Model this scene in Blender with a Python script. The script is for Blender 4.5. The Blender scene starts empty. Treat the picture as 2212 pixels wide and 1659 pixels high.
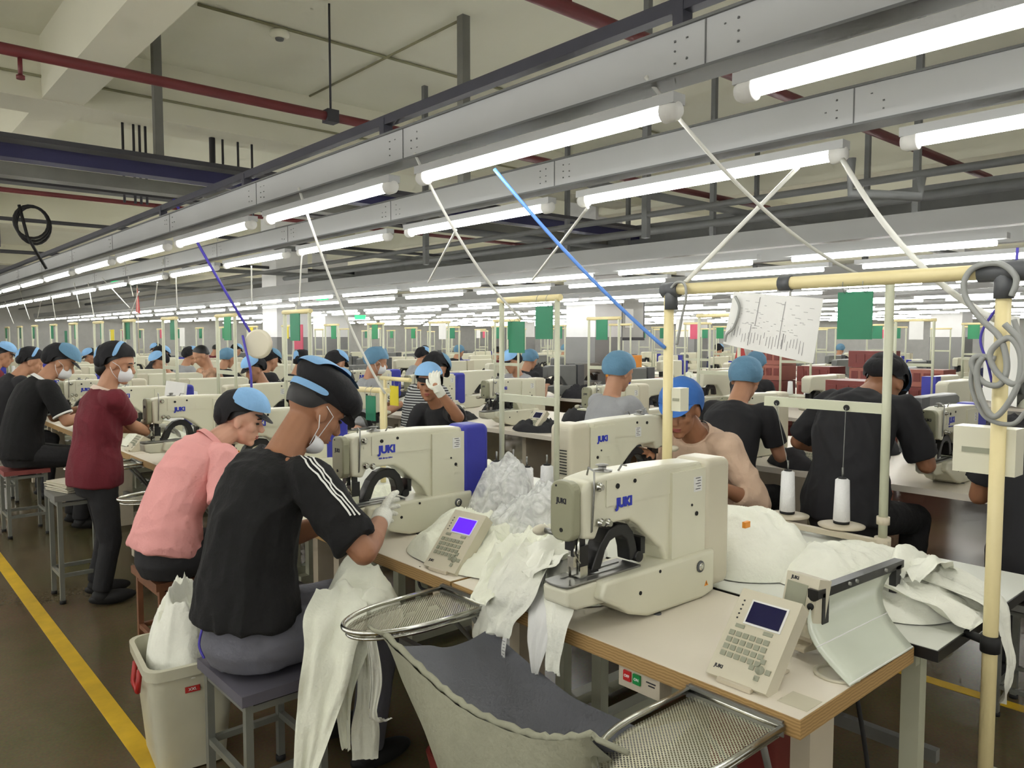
import bpy, bmesh, math, random
from mathutils import Vector, Matrix, noise
from mathutils.bvhtree import BVHTree
V = Vector
PI = math.pi
rnd = random.Random(7)
noise.seed_set(3)
COL = bpy.context.scene.collection

# ------------------------------------------------------------------ materials
def S(r, g, b):
    f = lambda c: (c / 255 / 12.92) if c / 255 <= .04045 else ((c / 255 + .055) / 1.055) ** 2.4
    return (f(r), f(g), f(b), 1)

def mat(name, col, rough=.5, metal=0, var=.08, scale=6, bump=0, bscale=40, alpha=None, emit=None, spec=.5, detail=4, trans=0):
    m = bpy.data.materials.new(name); m.use_nodes = True
    nt = m.node_tree; b = nt.nodes['Principled BSDF']
    b.inputs['Roughness'].default_value = rough; b.inputs['Metallic'].default_value = metal
    b.inputs['Specular IOR Level'].default_value = spec
    tc = nt.nodes.new('ShaderNodeTexCoord')
    n = nt.nodes.new('ShaderNodeTexNoise'); n.inputs['Scale'].default_value = scale; n.inputs['Detail'].default_value = detail
    nt.links.new(tc.outputs['Object'], n.inputs['Vector'])
    r = nt.nodes.new('ShaderNodeValToRGB')
    r.color_ramp.elements[0].position = .3; r.color_ramp.elements[1].position = .7
    r.color_ramp.elements[0].color = tuple(max(0, c * (1 - var)) for c in col[:3]) + (1,)
    r.color_ramp.elements[1].color = tuple(min(1, c * (1 + var)) for c in col[:3]) + (1,)
    nt.links.new(n.outputs['Fac'], r.inputs['Fac']); nt.links.new(r.outputs['Color'], b.inputs['Base Color'])
    if bump:
        n2 = nt.nodes.new('ShaderNodeTexNoise'); n2.inputs['Scale'].default_value = bscale; n2.inputs['Detail'].default_value = 5
        nt.links.new(tc.outputs['Object'], n2.inputs['Vector'])
        bp = nt.nodes.new('ShaderNodeBump'); bp.inputs['Strength'].default_value = bump; bp.inputs['Distance'].default_value = .02
        nt.links.new(n2.outputs['Fac'], bp.inputs['Height']); nt.links.new(bp.outputs['Normal'], b.inputs['Normal'])
    if alpha is not None: b.inputs['Alpha'].default_value = alpha
    if trans: b.inputs['Transmission Weight'].default_value = trans
    if emit:
        b.inputs['Emission Color'].default_value = emit[0]; b.inputs['Emission Strength'].default_value = emit[1]
    return m

M = {}
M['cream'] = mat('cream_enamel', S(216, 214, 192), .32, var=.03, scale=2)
M['cream2'] = mat('deep_cream_enamel', S(204, 198, 176), .38, var=.03, scale=2)  # deeper cream for motor covers, panel cases and small parts
M['face'] = mat('grey_green_enamel', S(150, 150, 124), .4, var=.04)
M['black'] = mat('black_metal', S(26, 26, 27), .35, var=.1)
M['rubber'] = mat('black_rubber', S(20, 20, 20), .7)
M['steel'] = mat('polished_steel', S(205, 205, 196), .22, 1, var=.05)
M['steel2'] = mat('brushed_steel', S(150, 150, 146), .38, .9, var=.1)
M['greysteel'] = mat('grey_painted_steel', S(118, 118, 112), .5, var=.1)
M['stoolsteel'] = mat('stool_tube_steel', S(128, 130, 122), .42, .35, var=.12)
M['bluetext'] = mat('blue_print', S(38, 52, 176), .5, var=.02)
M['darktext'] = mat('dark_print', S(40, 40, 46), .6, var=.02)
M['whitepaper'] = mat('white_paper', S(226, 226, 222), .7, var=.03)
M['blue'] = mat('blue_plastic_cover', S(52, 56, 160), .45, var=.1)
M['screen'] = mat('dark_display', S(26, 26, 66), .2, var=.05)
M['screenon'] = mat('lit_blue_display', S(50, 20, 240), .3, var=.02, emit=(S(60, 20, 255), 1.6))
M['key'] = mat('grey_keys', S(150, 152, 132), .5, var=.04)
M['table'] = mat('laminate_top', S(230, 222, 206), .38, var=.03, scale=1.2)
M['tablew'] = mat('white_laminate_top', S(226, 228, 218), .4, var=.03, scale=1.5)
M['beige'] = mat('beige_steel', S(196, 186, 164), .45, var=.05)
M['frame'] = mat('cream_tube', S(226, 212, 160), .4, var=.06, scale=3)
M['framegrey'] = mat('pale_green_tube', S(190, 192, 168), .4, var=.06, scale=3)
M['white'] = mat('white_cotton', S(234, 235, 222), .85, var=.05, scale=9, bump=.25, bscale=60)
M['white2'] = mat('ivory_cotton', S(236, 238, 220), .85, var=.06, scale=9, bump=.25, bscale=60)
M['thread'] = mat('white_thread', S(232, 232, 232), .75, var=.04, bump=.3, bscale=200)
M['threadpink'] = mat('cream_thread', S(226, 206, 190), .75, var=.04, bump=.3, bscale=200)
M['green'] = mat('green_card', S(30, 122, 86), .45, var=.08)
M['greenlight'] = mat('bright_green_card', S(44, 140, 92), .45, var=.08)
M['yellowcard'] = mat('yellow_card', S(206, 190, 30), .5)
M['pinkcard'] = mat('pink_card', S(206, 84, 110), .5)
M['grey'] = mat('grey_plastic', S(84, 86, 88), .5)
M['cablegrey'] = mat('grey_cable', S(148, 150, 146), .5)
M['cablewhite'] = mat('white_cable', S(214, 214, 206), .45)
M['cableblue'] = mat('blue_cable', S(96, 146, 226), .45)
M['cablepurple'] = mat('violet_cable', S(70, 60, 170), .45)
M['trunk'] = mat('pale_grey_duct', S(186, 188, 188), .45, var=.05, scale=1.5)
M['trunkedge'] = mat('grey_duct_edge', S(110, 112, 112), .5)
M['rail'] = mat('dark_grey_rail', S(66, 66, 76), .5, .3)
M['redpipe'] = mat('dark_red_pipe', S(108, 44, 46), .5)
M['darkpipe'] = mat('dark_grey_pipe', S(58, 58, 62), .55)
M['conduit'] = mat('ceiling_conduit', S(150, 148, 118), .6)
M['skin'] = mat('skin_tan', S(186, 138, 108), .55, var=.06, scale=12)
M['skin2'] = mat('skin_light', S(214, 166, 142), .55, var=.06, scale=12)
M['skin3'] = mat('skin_brown', S(160, 112, 82), .55, var=.06, scale=12)
M['lips'] = mat('lips', S(150, 76, 70), .5)
M['hair'] = mat('black_hair', S(22, 20, 20), .5, var=.3, scale=60)
M['capblack'] = mat('black_cap_cloth', S(24, 24, 28), .85, var=.15, bump=.2)
M['capblue'] = mat('light_blue_cap_cloth', S(132, 178, 222), .8, var=.06, bump=.2)
M['capbluedk'] = mat('strong_blue_cap_cloth', S(52, 104, 176), .8, var=.06, bump=.2)
M['capteal'] = mat('grey_blue_cap_cloth', S(98, 140, 168), .8, var=.06, bump=.2)
M['shirtblack'] = mat('black_knit', S(15, 15, 16), .9, var=.15, scale=30, bump=.15, bscale=90)
M['shirtpink'] = mat('pink_knit', S(232, 164, 160), .85, var=.05, bump=.15, bscale=90)
M['shirtmaroon'] = mat('maroon_knit', S(104, 28, 40), .85, var=.1, bump=.15, bscale=90)
M['shirttan'] = mat('tan_cotton', S(206, 178, 154), .85, var=.05, bump=.2)
M['shirtgrey'] = mat('grey_knit', S(156, 158, 160), .85, var=.06, bump=.15)
M['shirtdark'] = mat('charcoal_knit', S(34, 34, 37), .88, var=.1)
M['shirtnavy'] = mat('navy_cotton', S(44, 46, 84), .85, var=.1)
M['jeans'] = mat('black_trousers', S(28, 28, 31), .8, var=.15, bump=.15)
M['greytrousers'] = mat('slate_grey_trousers', S(104, 105, 114), .8, var=.1, bump=.2)
M['mask'] = mat('white_mask', S(228, 230, 232), .8, var=.02)
M['glove'] = mat('white_knit_glove', S(222, 222, 210), .9, var=.05, bump=.3, bscale=150)
M['wood'] = mat('brown_wood', S(120, 78, 52), .5, var=.2, scale=14)
M['seatgrey'] = mat('grey_violet_seat_pad', S(92, 90, 100), .6, var=.1)
M['redseat'] = mat('dusty_red_seat', S(140, 70, 66), .6, var=.1)
M['red'] = mat('red_plastic', S(168, 34, 28), .4)
M['middark'] = mat('grey_enamel', S(116, 118, 116), .4, var=.05)
M['redbin'] = mat('dark_red_plastic', S(112, 44, 38), .45)
M['binwhite'] = mat('cloudy_white_plastic', S(196, 194, 172), .35, var=.08, scale=5)
M['sling'] = mat('dark_grey_sling_cloth', S(112, 114, 120), .85, var=.06, scale=4, bump=.2, bscale=120)
M['slingout'] = mat('grey_sling_cloth_outside', S(150, 150, 130), .85, var=.08, scale=6, bump=.2)
M['acrylic'] = mat('milky_acrylic', S(206, 212, 196), .18, var=.02)
M['brownpipe'] = mat('brown_tube', S(150, 100, 80), .5)
M['orange'] = mat('orange_plastic', S(232, 150, 50), .5)
M['crate'] = mat('brick_red_crate', S(150, 88, 74), .5)
M['carton'] = mat('brown_carton', S(150, 96, 66), .7)
M['blackcloth'] = mat('black_cut_fabric', S(34, 34, 38), .85, var=.3, scale=20)
M['stripe'] = mat('white_stripe', S(230, 230, 226), .8, var=.02)
M['btnred'] = mat('red_button', S(200, 40, 40), .4)
M['btngreen'] = mat('green_button', S(30, 140, 70), .4)
M['tube'] = mat('lamp_tube', S(255, 255, 255), .3, var=0, emit=((1, .99, .95, 1), 14))
M['exit'] = mat('green_exit_light', S(40, 200, 130), .4, emit=(S(30, 220, 130), .5))

def perforated():
    m = bpy.data.materials.new('perforated_steel'); m.use_nodes = True; nt = m.node_tree
    b = nt.nodes['Principled BSDF']; b.inputs['Base Color'].default_value = S(196, 194, 172); b.inputs['Metallic'].default_value = .85; b.inputs['Roughness'].default_value = .34
    tc = nt.nodes.new('ShaderNodeTexCoord'); mp = nt.nodes.new('ShaderNodeMapping'); mp.inputs['Rotation'].default_value = (0, 0, PI / 4)
    v = nt.nodes.new('ShaderNodeTexVoronoi'); v.voronoi_dimensions = '2D'; v.inputs['Scale'].default_value = 150; v.inputs['Randomness'].default_value = 0
    g = nt.nodes.new('ShaderNodeMath'); g.operation = 'GREATER_THAN'; g.inputs[1].default_value = .33
    nt.links.new(tc.outputs['Object'], mp.inputs['Vector']); nt.links.new(mp.outputs['Vector'], v.inputs['Vector'])
    nt.links.new(v.outputs['Distance'], g.inputs[0]); nt.links.new(g.outputs[0], b.inputs['Alpha'])
    return m
M['perf'] = perforated()

def woodedge():
    m = mat('plywood_edge', S(164, 130, 78), .5, var=.1, scale=3); nt = m.node_tree; b = nt.nodes['Principled BSDF']
    tc = nt.nodes.new('ShaderNodeTexCoord'); w = nt.nodes.new('ShaderNodeTexWave'); w.bands_direction = 'Z'; w.inputs['Scale'].default_value = 40; w.inputs['Distortion'].default_value = 3
    r = nt.nodes.new('ShaderNodeValToRGB'); r.color_ramp.elements[0].color = S(156, 124, 76); r.color_ramp.elements[1].color = S(186, 152, 100)
    nt.links.new(tc.outputs['Object'], w.inputs['Vector']); nt.links.new(w.outputs['Fac'], r.inputs['Fac']); nt.links.new(r.outputs['Color'], b.inputs['Base Color'])
    return m
M['woodedge'] = woodedge()

def floor_mat():
    m = bpy.data.materials.new('polished_terrazzo_floor'); m.use_nodes = True; nt = m.node_tree; b = nt.nodes['Principled BSDF']
    tc = nt.nodes.new('ShaderNodeTexCoord')
    n = nt.nodes.new('ShaderNodeTexNoise'); n.inputs['Scale'].default_value = 1.1; n.inputs['Detail'].default_value = 8; n.inputs['Roughness'].default_value = .65
    r = nt.nodes.new('ShaderNodeValToRGB'); r.color_ramp.elements[0].position = .35; r.color_ramp.elements[1].position = .68
    r.color_ramp.elements[0].color = S(88, 84, 56); r.color_ramp.elements[1].color = S(108, 90, 72)
    s = nt.nodes.new('ShaderNodeTexNoise'); s.inputs['Scale'].default_value = 90; s.inputs['Detail'].default_value = 3
    mx = nt.nodes.new('ShaderNodeMix'); mx.data_type = 'RGBA'; mx.blend_type = 'OVERLAY'; mx.inputs[0].default_value = .35
    for q in (n, s): nt.links.new(tc.outputs['Object'], q.inputs['Vector'])
    nt.links.new(n.outputs['Fac'], r.inputs['Fac']); nt.links.new(r.outputs['Color'], mx.inputs[6]); nt.links.new(s.outputs['Color'], mx.inputs[7])
    nt.links.new(mx.outputs[2], b.inputs['Base Color'])
    b.inputs['Roughness'].default_value = .22
    return m
M['floor'] = floor_mat()
M['yellow'] = mat('worn_yellow_floor_paint', S(206, 168, 36), .5, var=.15, scale=8)
M['ceiling'] = mat('painted_concrete', S(240, 240, 222), .8, var=.04, scale=.5)
M['beam'] = mat('painted_concrete_beam', S(236, 234, 214), .8, var=.04, scale=.7)
M['wall'] = mat('grey_wall', S(176, 176, 172), .8, var=.05)
M['column'] = mat('white_column_paint', S(222, 222, 222), .7, var=.03)
M['dado'] = mat('grey_dado_paint', S(132, 132, 132), .7, var=.03)

def striped(name, a, c, scale):
    m = bpy.data.materials.new(name); m.use_nodes = True; nt = m.node_tree; b = nt.nodes['Principled BSDF']; b.inputs['Roughness'].default_value = .85
    tc = nt.nodes.new('ShaderNodeTexCoord'); w = nt.nodes.new('ShaderNodeTexWave'); w.bands_direction = 'Z'; w.inputs['Scale'].default_value = scale
    r = nt.nodes.new('ShaderNodeValToRGB'); r.color_ramp.interpolation = 'CONSTANT'; r.color_ramp.elements[0].color = a; r.color_ramp.elements[1].color = c; r.color_ramp.elements[1].position = .5
    nt.links.new(tc.outputs['Object'], w.inputs['Vector']); nt.links.new(w.outputs['Fac'], r.inputs['Fac']); nt.links.new(r.outputs['Color'], b.inputs['Base Color'])
    return m
M['shirtstripe'] = striped('black_white_striped_knit', S(40, 40, 44), S(190, 192, 190), 14)
M['camo'] = mat('tan_camouflage_cotton', S(166, 130, 104), .85, var=.45, scale=16)

def plastic_bag():
    m = bpy.data.materials.new('clear_plastic_film'); m.use_nodes = True; nt = m.node_tree; b = nt.nodes['Principled BSDF']
    b.inputs['Base Color'].default_value = S(232, 234, 232); b.inputs['Roughness'].default_value = .16
    tc = nt.nodes.new('ShaderNodeTexCoord'); n = nt.nodes.new('ShaderNodeTexNoise'); n.inputs['Scale'].default_value = 22; n.inputs['Detail'].default_value = 6; n.inputs['Distortion'].default_value = 1.5
    r = nt.nodes.new('ShaderNodeMapRange'); r.inputs[1].default_value = .35; r.inputs[2].default_value = .7; r.inputs[3].default_value = .40; r.inputs[4].default_value = .82
    nt.links.new(tc.outputs['Object'], n.inputs['Vector']); nt.links.new(n.outputs['Fac'], r.inputs[0]); nt.links.new(r.outputs[0], b.inputs['Alpha'])
    bp = nt.nodes.new('ShaderNodeBump'); bp.inputs['Strength'].default_value = .4; bp.inputs['Distance'].default_value = .02
    nt.links.new(n.outputs['Fac'], bp.inputs['Height']); nt.links.new(bp.outputs['Normal'], b.inputs['Normal'])
    return m
M['film'] = plastic_bag()

# ------------------------------------------------------------------ mesh building
class MB:
    """Collects shapes and links them as one mesh object. Several materials may be used inside one mesh."""
    def __init__(s): s.bm = bmesh.new(); s.mats = []; s.cur = 0
    def use(s, m):
        if m not in s.mats: s.mats.append(m)
        s.cur = s.mats.index(m); return s
    def _new(s, verts, faces, smooth=False):
        vs = [s.bm.verts.new(v) for v in verts]; out = []
        for f in faces:
            try:
                fc = s.bm.faces.new([vs[i] for i in f]); fc.material_index = s.cur; fc.smooth = smooth; out.append(fc)
            except ValueError: pass
        return vs, out
    def box(s, c, d, bev=0, R=None, seg=2):
        c = V(c); h = V(d) / 2
        vs = [V((x * h.x, y * h.y, z * h.z)) for x in (-1, 1) for y in (-1, 1) for z in (-1, 1)]
        if R is not None: vs = [R @ v for v in vs]
        vv, ff = s._new([v + c for v in vs], [(0, 1, 3, 2), (4, 6, 7, 5), (0, 4, 5, 1), (2, 3, 7, 6), (0, 2, 6, 4), (1, 5, 7, 3)])
        if bev: s._bev(ff, bev, seg)
        return s
    def _bev(s, ff, bev, seg=2):
        es = list({e for f in ff for e in f.edges if e.is_manifold and e.calc_face_angle(0) > .5})
        r = bmesh.ops.bevel(s.bm, geom=es, offset=bev, segments=seg, profile=.6, affect='EDGES', clamp_overlap=True, material=s.cur)
        for f in r['faces']: f.smooth = True
    def prism(s, pts, a, b, axis='y', bev=0, seg=2):
        """pts: outline in the other two axes; extruded from a to b along axis."""
        n = len(pts)
        def mk(p, q): return {'y': V((p[0], q, p[1])), 'x': V((q, p[0], p[1])), 'z': V((p[0], p[1], q))}[axis]
        vs = [mk(p, a) for p in pts] + [mk(p, b) for p in pts]
        fs = [tuple(range(n)), tuple(range(2 * n - 1, n - 1, -1))] + [(i, n + i, n + (i + 1) % n, (i + 1) % n) for i in range(n)]
        vv, ff = s._new(vs, fs)
        bmesh.ops.recalc_face_normals(s.bm, faces=ff)
        if bev: s._bev(ff, bev, seg)
        return s
    def cyl(s, p0, p1, r, r2=None, n=12, cap=True, smooth=True):
        p0 = V(p0); p1 = V(p1); r2 = r if r2 is None else r2; d = (p1 - p0).normalized()
        u = d.orthogonal().normalized(); w = d.cross(u)
        ring = lambda p, q: [p + (u * math.cos(2 * PI * i / n) + w * math.sin(2 * PI * i / n)) * q for i in range(n)]
        vv, ff = s._new(ring(p0, r) + ring(p1, r2), [(i, (i + 1) % n, n + (i + 1) % n, n + i) for i in range(n)], smooth)
        if cap:
            for k in (list(reversed(vv[:n])), vv[n:]):
                f = s.bm.faces.new(k); f.material_index = s.cur
        return s
    def tube(s, pts, r, n=8, closed=False, cap=True, radii=None):
        pts = [V(p) for p in pts]; m = len(pts); rings = []; u = None
        for i, p in enumerate(pts):
            a = pts[(i - 1) % m] if closed or i else pts[i]; b = pts[(i + 1) % m] if closed or i < m - 1 else pts[i]
            d = (b - a).normalized() if (b - a).length > 1e-9 else V((0, 0, 1))
            u = d.orthogonal().normalized() if u is None else (u - d * u.dot(d)).normalized()
            w = d.cross(u); q = radii[i] if radii else r
            rings.append([p + (u * math.cos(2 * PI * j / n) + w * math.sin(2 * PI * j / n)) * q for j in range(n)])
        k = m if closed else m - 1
        vv, ff = s._new([v for g in rings for v in g], [(i * n + j, i * n + (j + 1) % n, ((i + 1) % m) * n + (j + 1) % n, ((i + 1) % m) * n + j) for i in range(k) for j in range(n)], True)
        if cap and not closed:
            for q in (list(reversed(vv[:n])), vv[-n:]):
                f = s.bm.faces.new(q); f.material_index = s.cur
        return s
    def lathe(s, prof, c=(0, 0, 0), n=24, axis=None):
        """prof: (radius, height) pairs around z, or around axis."""
        c = V(c); Rm = V((0, 0, 1)).rotation_difference(V(axis)).to_matrix() if axis else Matrix.Identity(3)
        vs = [c + Rm @ V((r * math.cos(2 * PI * j / n), r * math.sin(2 * PI * j / n), z)) for r, z in prof for j in range(n)]
        m = len(prof)
        vv, ff = s._new(vs, [(i * n + j, i * n + (j + 1) % n, (i + 1) * n + (j + 1) % n, (i + 1) * n + j) for i in range(m - 1) for j in range(n)], True)
        for q in (list(reversed(vv[:n])), vv[-n:]):
            try: f = s.bm.faces.new(q); f.material_index = s.cur
            except ValueError: pass
        return s
    def ell(s, c, rad, R=None, sub=2):
        r = bmesh.ops.create_icosphere(s.bm, subdivisions=sub, radius=1)
        Rm = R or Matrix.Identity(3); c = V(c)
        fs = set()
        for v in r['verts']:
            v.co = c + Rm @ V((v.co.x * rad[0], v.co.y * rad[1], v.co.z * rad[2])); fs.update(v.link_faces)
        for f in fs: f.material_index = s.cur; f.smooth = True
        return s
    def sheet(s, fn, nu, nv, smooth=True):
        vs = [V(fn(i / nu, j / nv)) for i in range(nu + 1) for j in range(nv + 1)]
        k = nv + 1
        s._new(vs, [(i * k + j, (i + 1) * k + j, (i + 1) * k + j + 1, i * k + j + 1) for i in range(nu) for j in range(nv)], smooth)
        return s
    def mesh(s, me, Mx=None):
        me2 = me.copy()
        if Mx is not None: me2.transform(Mx)
        n0 = len(s.bm.faces); s.bm.from_mesh(me2); s.bm.faces.ensure_lookup_table()
        for f in s.bm.faces[n0:]: f.material_index = s.cur
        bpy.data.meshes.remove(me2); return s
    def data(s, name, m=None):
        me = bpy.data.meshes.new(name); s.bm.to_mesh(me); s.bm.free()
        for q in (s.mats or [m]): me.materials.append(q)
        return me
    def build(s, name, m=None, parent=None, flat=False):
        if m is not None and not s.mats: s.mats = [m]
        o = bpy.data.objects.new(name, s.data(name)); COL.objects.link(o)
        if parent is not None: o.parent = parent
        return o

def tag(o, label=None, cat=None, group=None, kind=None):
    for k, v in (('label', label), ('category', cat), ('group', group), ('kind', kind)):
        if v: o[k] = v
    return o
def thing(name, label, cat, loc=(0, 0, 0), rz=0, group=None):
    o = bpy.data.objects.new(name, None); COL.objects.link(o); o.location = loc; o.rotation_euler = (0, 0, rz)
    o.empty_display_size = .05
    return tag(o, label, cat, group)
def struct(name, mb, m=None):
    return tag(mb.build(name, m), kind='structure')
CH = {}
def kids(o): return CH.get(o, []) if False else list(o.children)
def dup(o, loc=None, rz=None, label=None, group=None, parent=None):
    c = o.copy(); COL.objects.link(c)
    if parent is not None: c.parent = parent
    else:
        if loc is not None: c.location = loc
        if rz is not None: c.rotation_euler = (0, 0, rz)
        if label: c['label'] = label
        if group: c['group'] = group
    for k in list(o.children): dup(k, parent=c)
    return c

_txt = {}
def text_mesh(body, size, depth=.0006, bold=0):
    k = (body, size, depth, bold)
    if k not in _txt:
        cu = bpy.data.curves.new('lettering', 'FONT'); cu.body = body; cu.size = size; cu.extrude = depth; cu.offset = bold; cu.align_x = 'CENTER'; cu.align_y = 'CENTER'
        o = bpy.data.objects.new('lettering', cu); COL.objects.link(o)
        dg = bpy.context.evaluated_depsgraph_get(); _txt[k] = bpy.data.meshes.new_from_object(o.evaluated_get(dg)); bpy.data.objects.remove(o)
    return _txt[k]
def axes(x, y, z, o=(0, 0, 0)):
    m = Matrix((V(x), V(y), V(z))).transposed().to_4x4(); m.translation = V(o); return m

def vox(mb, voxel, smooth=3, wrinkle=0, wscale=9, seed=0):
    """Fuses the collected overlapping shapes into one continuous skin."""
    me = mb.data('fused'); o = bpy.data.objects.new('fused', me); COL.objects.link(o)
    r = o.modifiers.new('r', 'REMESH'); r.mode = 'VOXEL'; r.voxel_size = voxel
    if smooth: q = o.modifiers.new('s', 'SMOOTH'); q.factor = .5; q.iterations = smooth
    dg = bpy.context.evaluated_depsgraph_get(); dg.update()
    out = bpy.data.meshes.new_from_object(o.evaluated_get(dg)); bpy.data.objects.remove(o)
    if wrinkle:
        off = V((seed * 3.1, seed * 1.7, seed))
        cs = []
        for v in out.vertices:
            p = v.co
            w = noise.noise_vector(p * 3 + off) * .25
            a = noise.noise(V((p.x * wscale, p.y * wscale, p.z * wscale * .55)) + w * 4 + off)
            b = noise.noise(V((p.x * wscale * 2.1, p.y * wscale * 2.1, p.z * wscale * 1.3)) + w * 8 + off); cs.append(p + v.normal * wrinkle * (1 - 2.3 * abs(a) - .9 * abs(b)))
        for v, c in zip(out.vertices, cs): v.co = c
    for p in out.polygons: p.use_smooth = True
    return out
def put(name, me, m, parent=None):
    me.materials.clear(); me.materials.append(m)
    o = bpy.data.objects.new(name, me); COL.objects.link(o)
    if parent is not None: o.parent = parent
    return o

ORD = ['first', 'second', 'third', 'fourth', 'fifth', 'sixth', 'seventh', 'eighth', 'ninth', 'tenth', 'eleventh', 'twelfth', 'thirteenth', 'fourteenth', 'fifteenth', 'sixteenth', 'seventeenth', 'eighteenth', 'nineteenth', 'twentieth', 'twenty-first', 'twenty-second', 'twenty-third', 'twenty-fourth', 'twenty-fifth', 'twenty-sixth', 'twenty-seventh', 'twenty-eighth', 'twenty-ninth', 'thirtieth']

# ------------------------------------------------------------------ camera
FPX, HZ = 1660., 728.
pitch = math.atan((829.5 - HZ) / FPX); yaw = math.radians(41.396); EYE = V((0, 0, 1.6))
cd = bpy.data.cameras.new('camera'); cam = bpy.data.objects.new('camera', cd); COL.objects.link(cam)
cd.sensor_width = 36; cd.lens = 36 * FPX / 2212; cd.clip_end = 200; cd.clip_start = .05
cam.location = EYE; cam.rotation_euler = (PI / 2 - pitch, 0, -yaw)
bpy.context.scene.camera = cam
_fh = V((math.sin(yaw), math.cos(yaw), 0)); _rt = V((math.cos(yaw), -math.sin(yaw), 0))
def _ray(px, py):
    x = (px - 1106) / FPX; y = -(py - 829.5) / FPX
    return (_fh * (math.cos(pitch) + y * math.sin(pitch)) + _rt * x + V((0, 0, -math.sin(pitch) + y * math.cos(pitch))))
def onX(px, py, X): d = _ray(px, py); return EYE + d * (X / d.x)      # where a sight line meets a known plane of the room
def onY(px, py, Y): d = _ray(px, py); return EYE + d * (Y / d.y)
def onZ(px, py, Z): d = _ray(px, py); return EYE + d * ((Z - 1.6) / d.z)
def seen(p, m=60):
    d = V(p) - EYE; f = d.dot(_fh); r = d.dot(_rt); z = f * math.cos(pitch) - d.z * math.sin(pitch); y = f * math.sin(pitch) + d.z * math.cos(pitch)
    if z < .2: return False
    u, w = 1106 + FPX * r / z, 829.5 - FPX * y / z
    return -m < u < 2212 + m and -m < w < 1659 + m
# ------------------------------------------------------------------ people
def rad(a): return math.radians(a)
def fwd(a): return V((math.sin(rad(a)), 0, math.cos(rad(a))))
def loft(mb, secs, n=20):
    """secs: (centre, side vector, depth vector) ellipses joined into a closed tube."""
    vs = [c + a * math.cos(2 * PI * j / n) + b * math.sin(2 * PI * j / n) for c, a, b in secs for j in range(n)]
    m = len(secs)
    vv, ff = mb._new(vs, [(i * n + j, i * n + (j + 1) % n, (i + 1) * n + (j + 1) % n, (i + 1) * n + j) for i in range(m - 1) for j in range(n)], True)
    for q in (list(reversed(vv[:n])), vv[-n:]): mb.bm.faces.new(q)
    return mb
def limb(mb, a, b, r0, r1, n=14, flat=False):
    mb.cyl(a, b, r0, r1, n)
    if not flat: mb.ell(a, (r0,) * 3); mb.ell(b, (r1,) * 3)
def ik(S, W, l1, l2, pole):
    d = W - S; L = d.length; mx = (l1 + l2) * .985
    if L > mx: W = S + d * (mx / L); d = W - S; L = mx
    a = (l1 * l1 - l2 * l2 + L * L) / (2 * L); h = math.sqrt(max(0, l1 * l1 - a * a)); u = d / L
    p = V(pole); p = (p - u * p.dot(u)).normalized()
    return S + u * a + p * h, W
def hand(mb, W, d, n, t, s=1, inf=0, curl=.45, fingers=True, palm=True):
    """Palm, four unequal bent fingers and a side thumb; d points along the fingers, n out of the palm, t to the thumb."""
    d = d.normalized(); t = (t - d * t.dot(d)).normalized(); n = d.cross(t) if d.cross(t).dot(n) > 0 else -d.cross(t)
    if palm:
        mb.ell(W + d * .048 * s, (.052 * s + inf, .041 * s + inf, .017 * s + inf), axes(d, t, n).to_3x3())
        mb.cyl(W - d * .02 * s, W + d * .03 * s, .027 * s + inf, .033 * s + inf, 12)
    if fingers:
        for i, (L, c) in enumerate(((.068, 0), (.077, .1), (.071, .15), (.056, .2))):
            p = W + (d * .078 + t * (.032 - .0215 * i)) * s; a = curl * .5 + c * .3; pts = [p - d * .02 * s, p]
            for k, f in enumerate((.45, .32, .23)):
                a += curl * .55
                q = (d * math.cos(a) + n * math.sin(a) + t * (.10 - .07 * i)).normalized(); p = p + q * L * f * s; pts.append(p)
            mb.tube(pts, .008, 8, radii=[(.0095 * s + inf)] * 3 + [.0085 * s + inf, .007 * s + inf]); mb.ell(p, ((.0072 * s + inf),) * 3, sub=1)
        p = W + (d * .02 + t * .030) * s; pts = [p]
        for q, L in ((d * .62 + t * .75 + n * .25, .035), (d * .85 + t * .42 + n * .4, .032), (d * .9 + t * .1 + n * .5, .025)):
            p = p + q.normalized() * L * s; pts.append(p)
        mb.tube(pts, .01, 8, radii=[.014 * s + inf, .0115 * s + inf, .010 * s + inf, .008 * s + inf]); mb.ell(p, ((.0082 * s + inf),) * 3, sub=1)
def shell(mb, c, radii, R, pred, sub=4):
    tmp = bmesh.new(); r = bmesh.ops.create_icosphere(tmp, subdivisions=sub, radius=1)
    bmesh.ops.delete(tmp, geom=[v for v in tmp.verts if not pred(v.co)], context='VERTS')
    for _ in range(10):                                                    # an even, sewn edge
        mv = {}
        for v in tmp.verts:
            if v.is_boundary:
                nb = [e.other_vert(v).co for e in v.link_edges if e.is_boundary]
                if len(nb) == 2: mv[v] = (v.co * .5 + (nb[0] + nb[1]) * .25).normalized()
        for v, q in mv.items(): v.co = q
    idx = {v: i for i, v in enumerate(tmp.verts)}
    vs = [V(c) + R @ V((v.co.x * radii[0], v.co.y * radii[1], v.co.z * radii[2])) for v in tmp.verts]
    mb._new(vs, [[idx[v] for v in f.verts] for f in tmp.faces], True); tmp.free()

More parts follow.
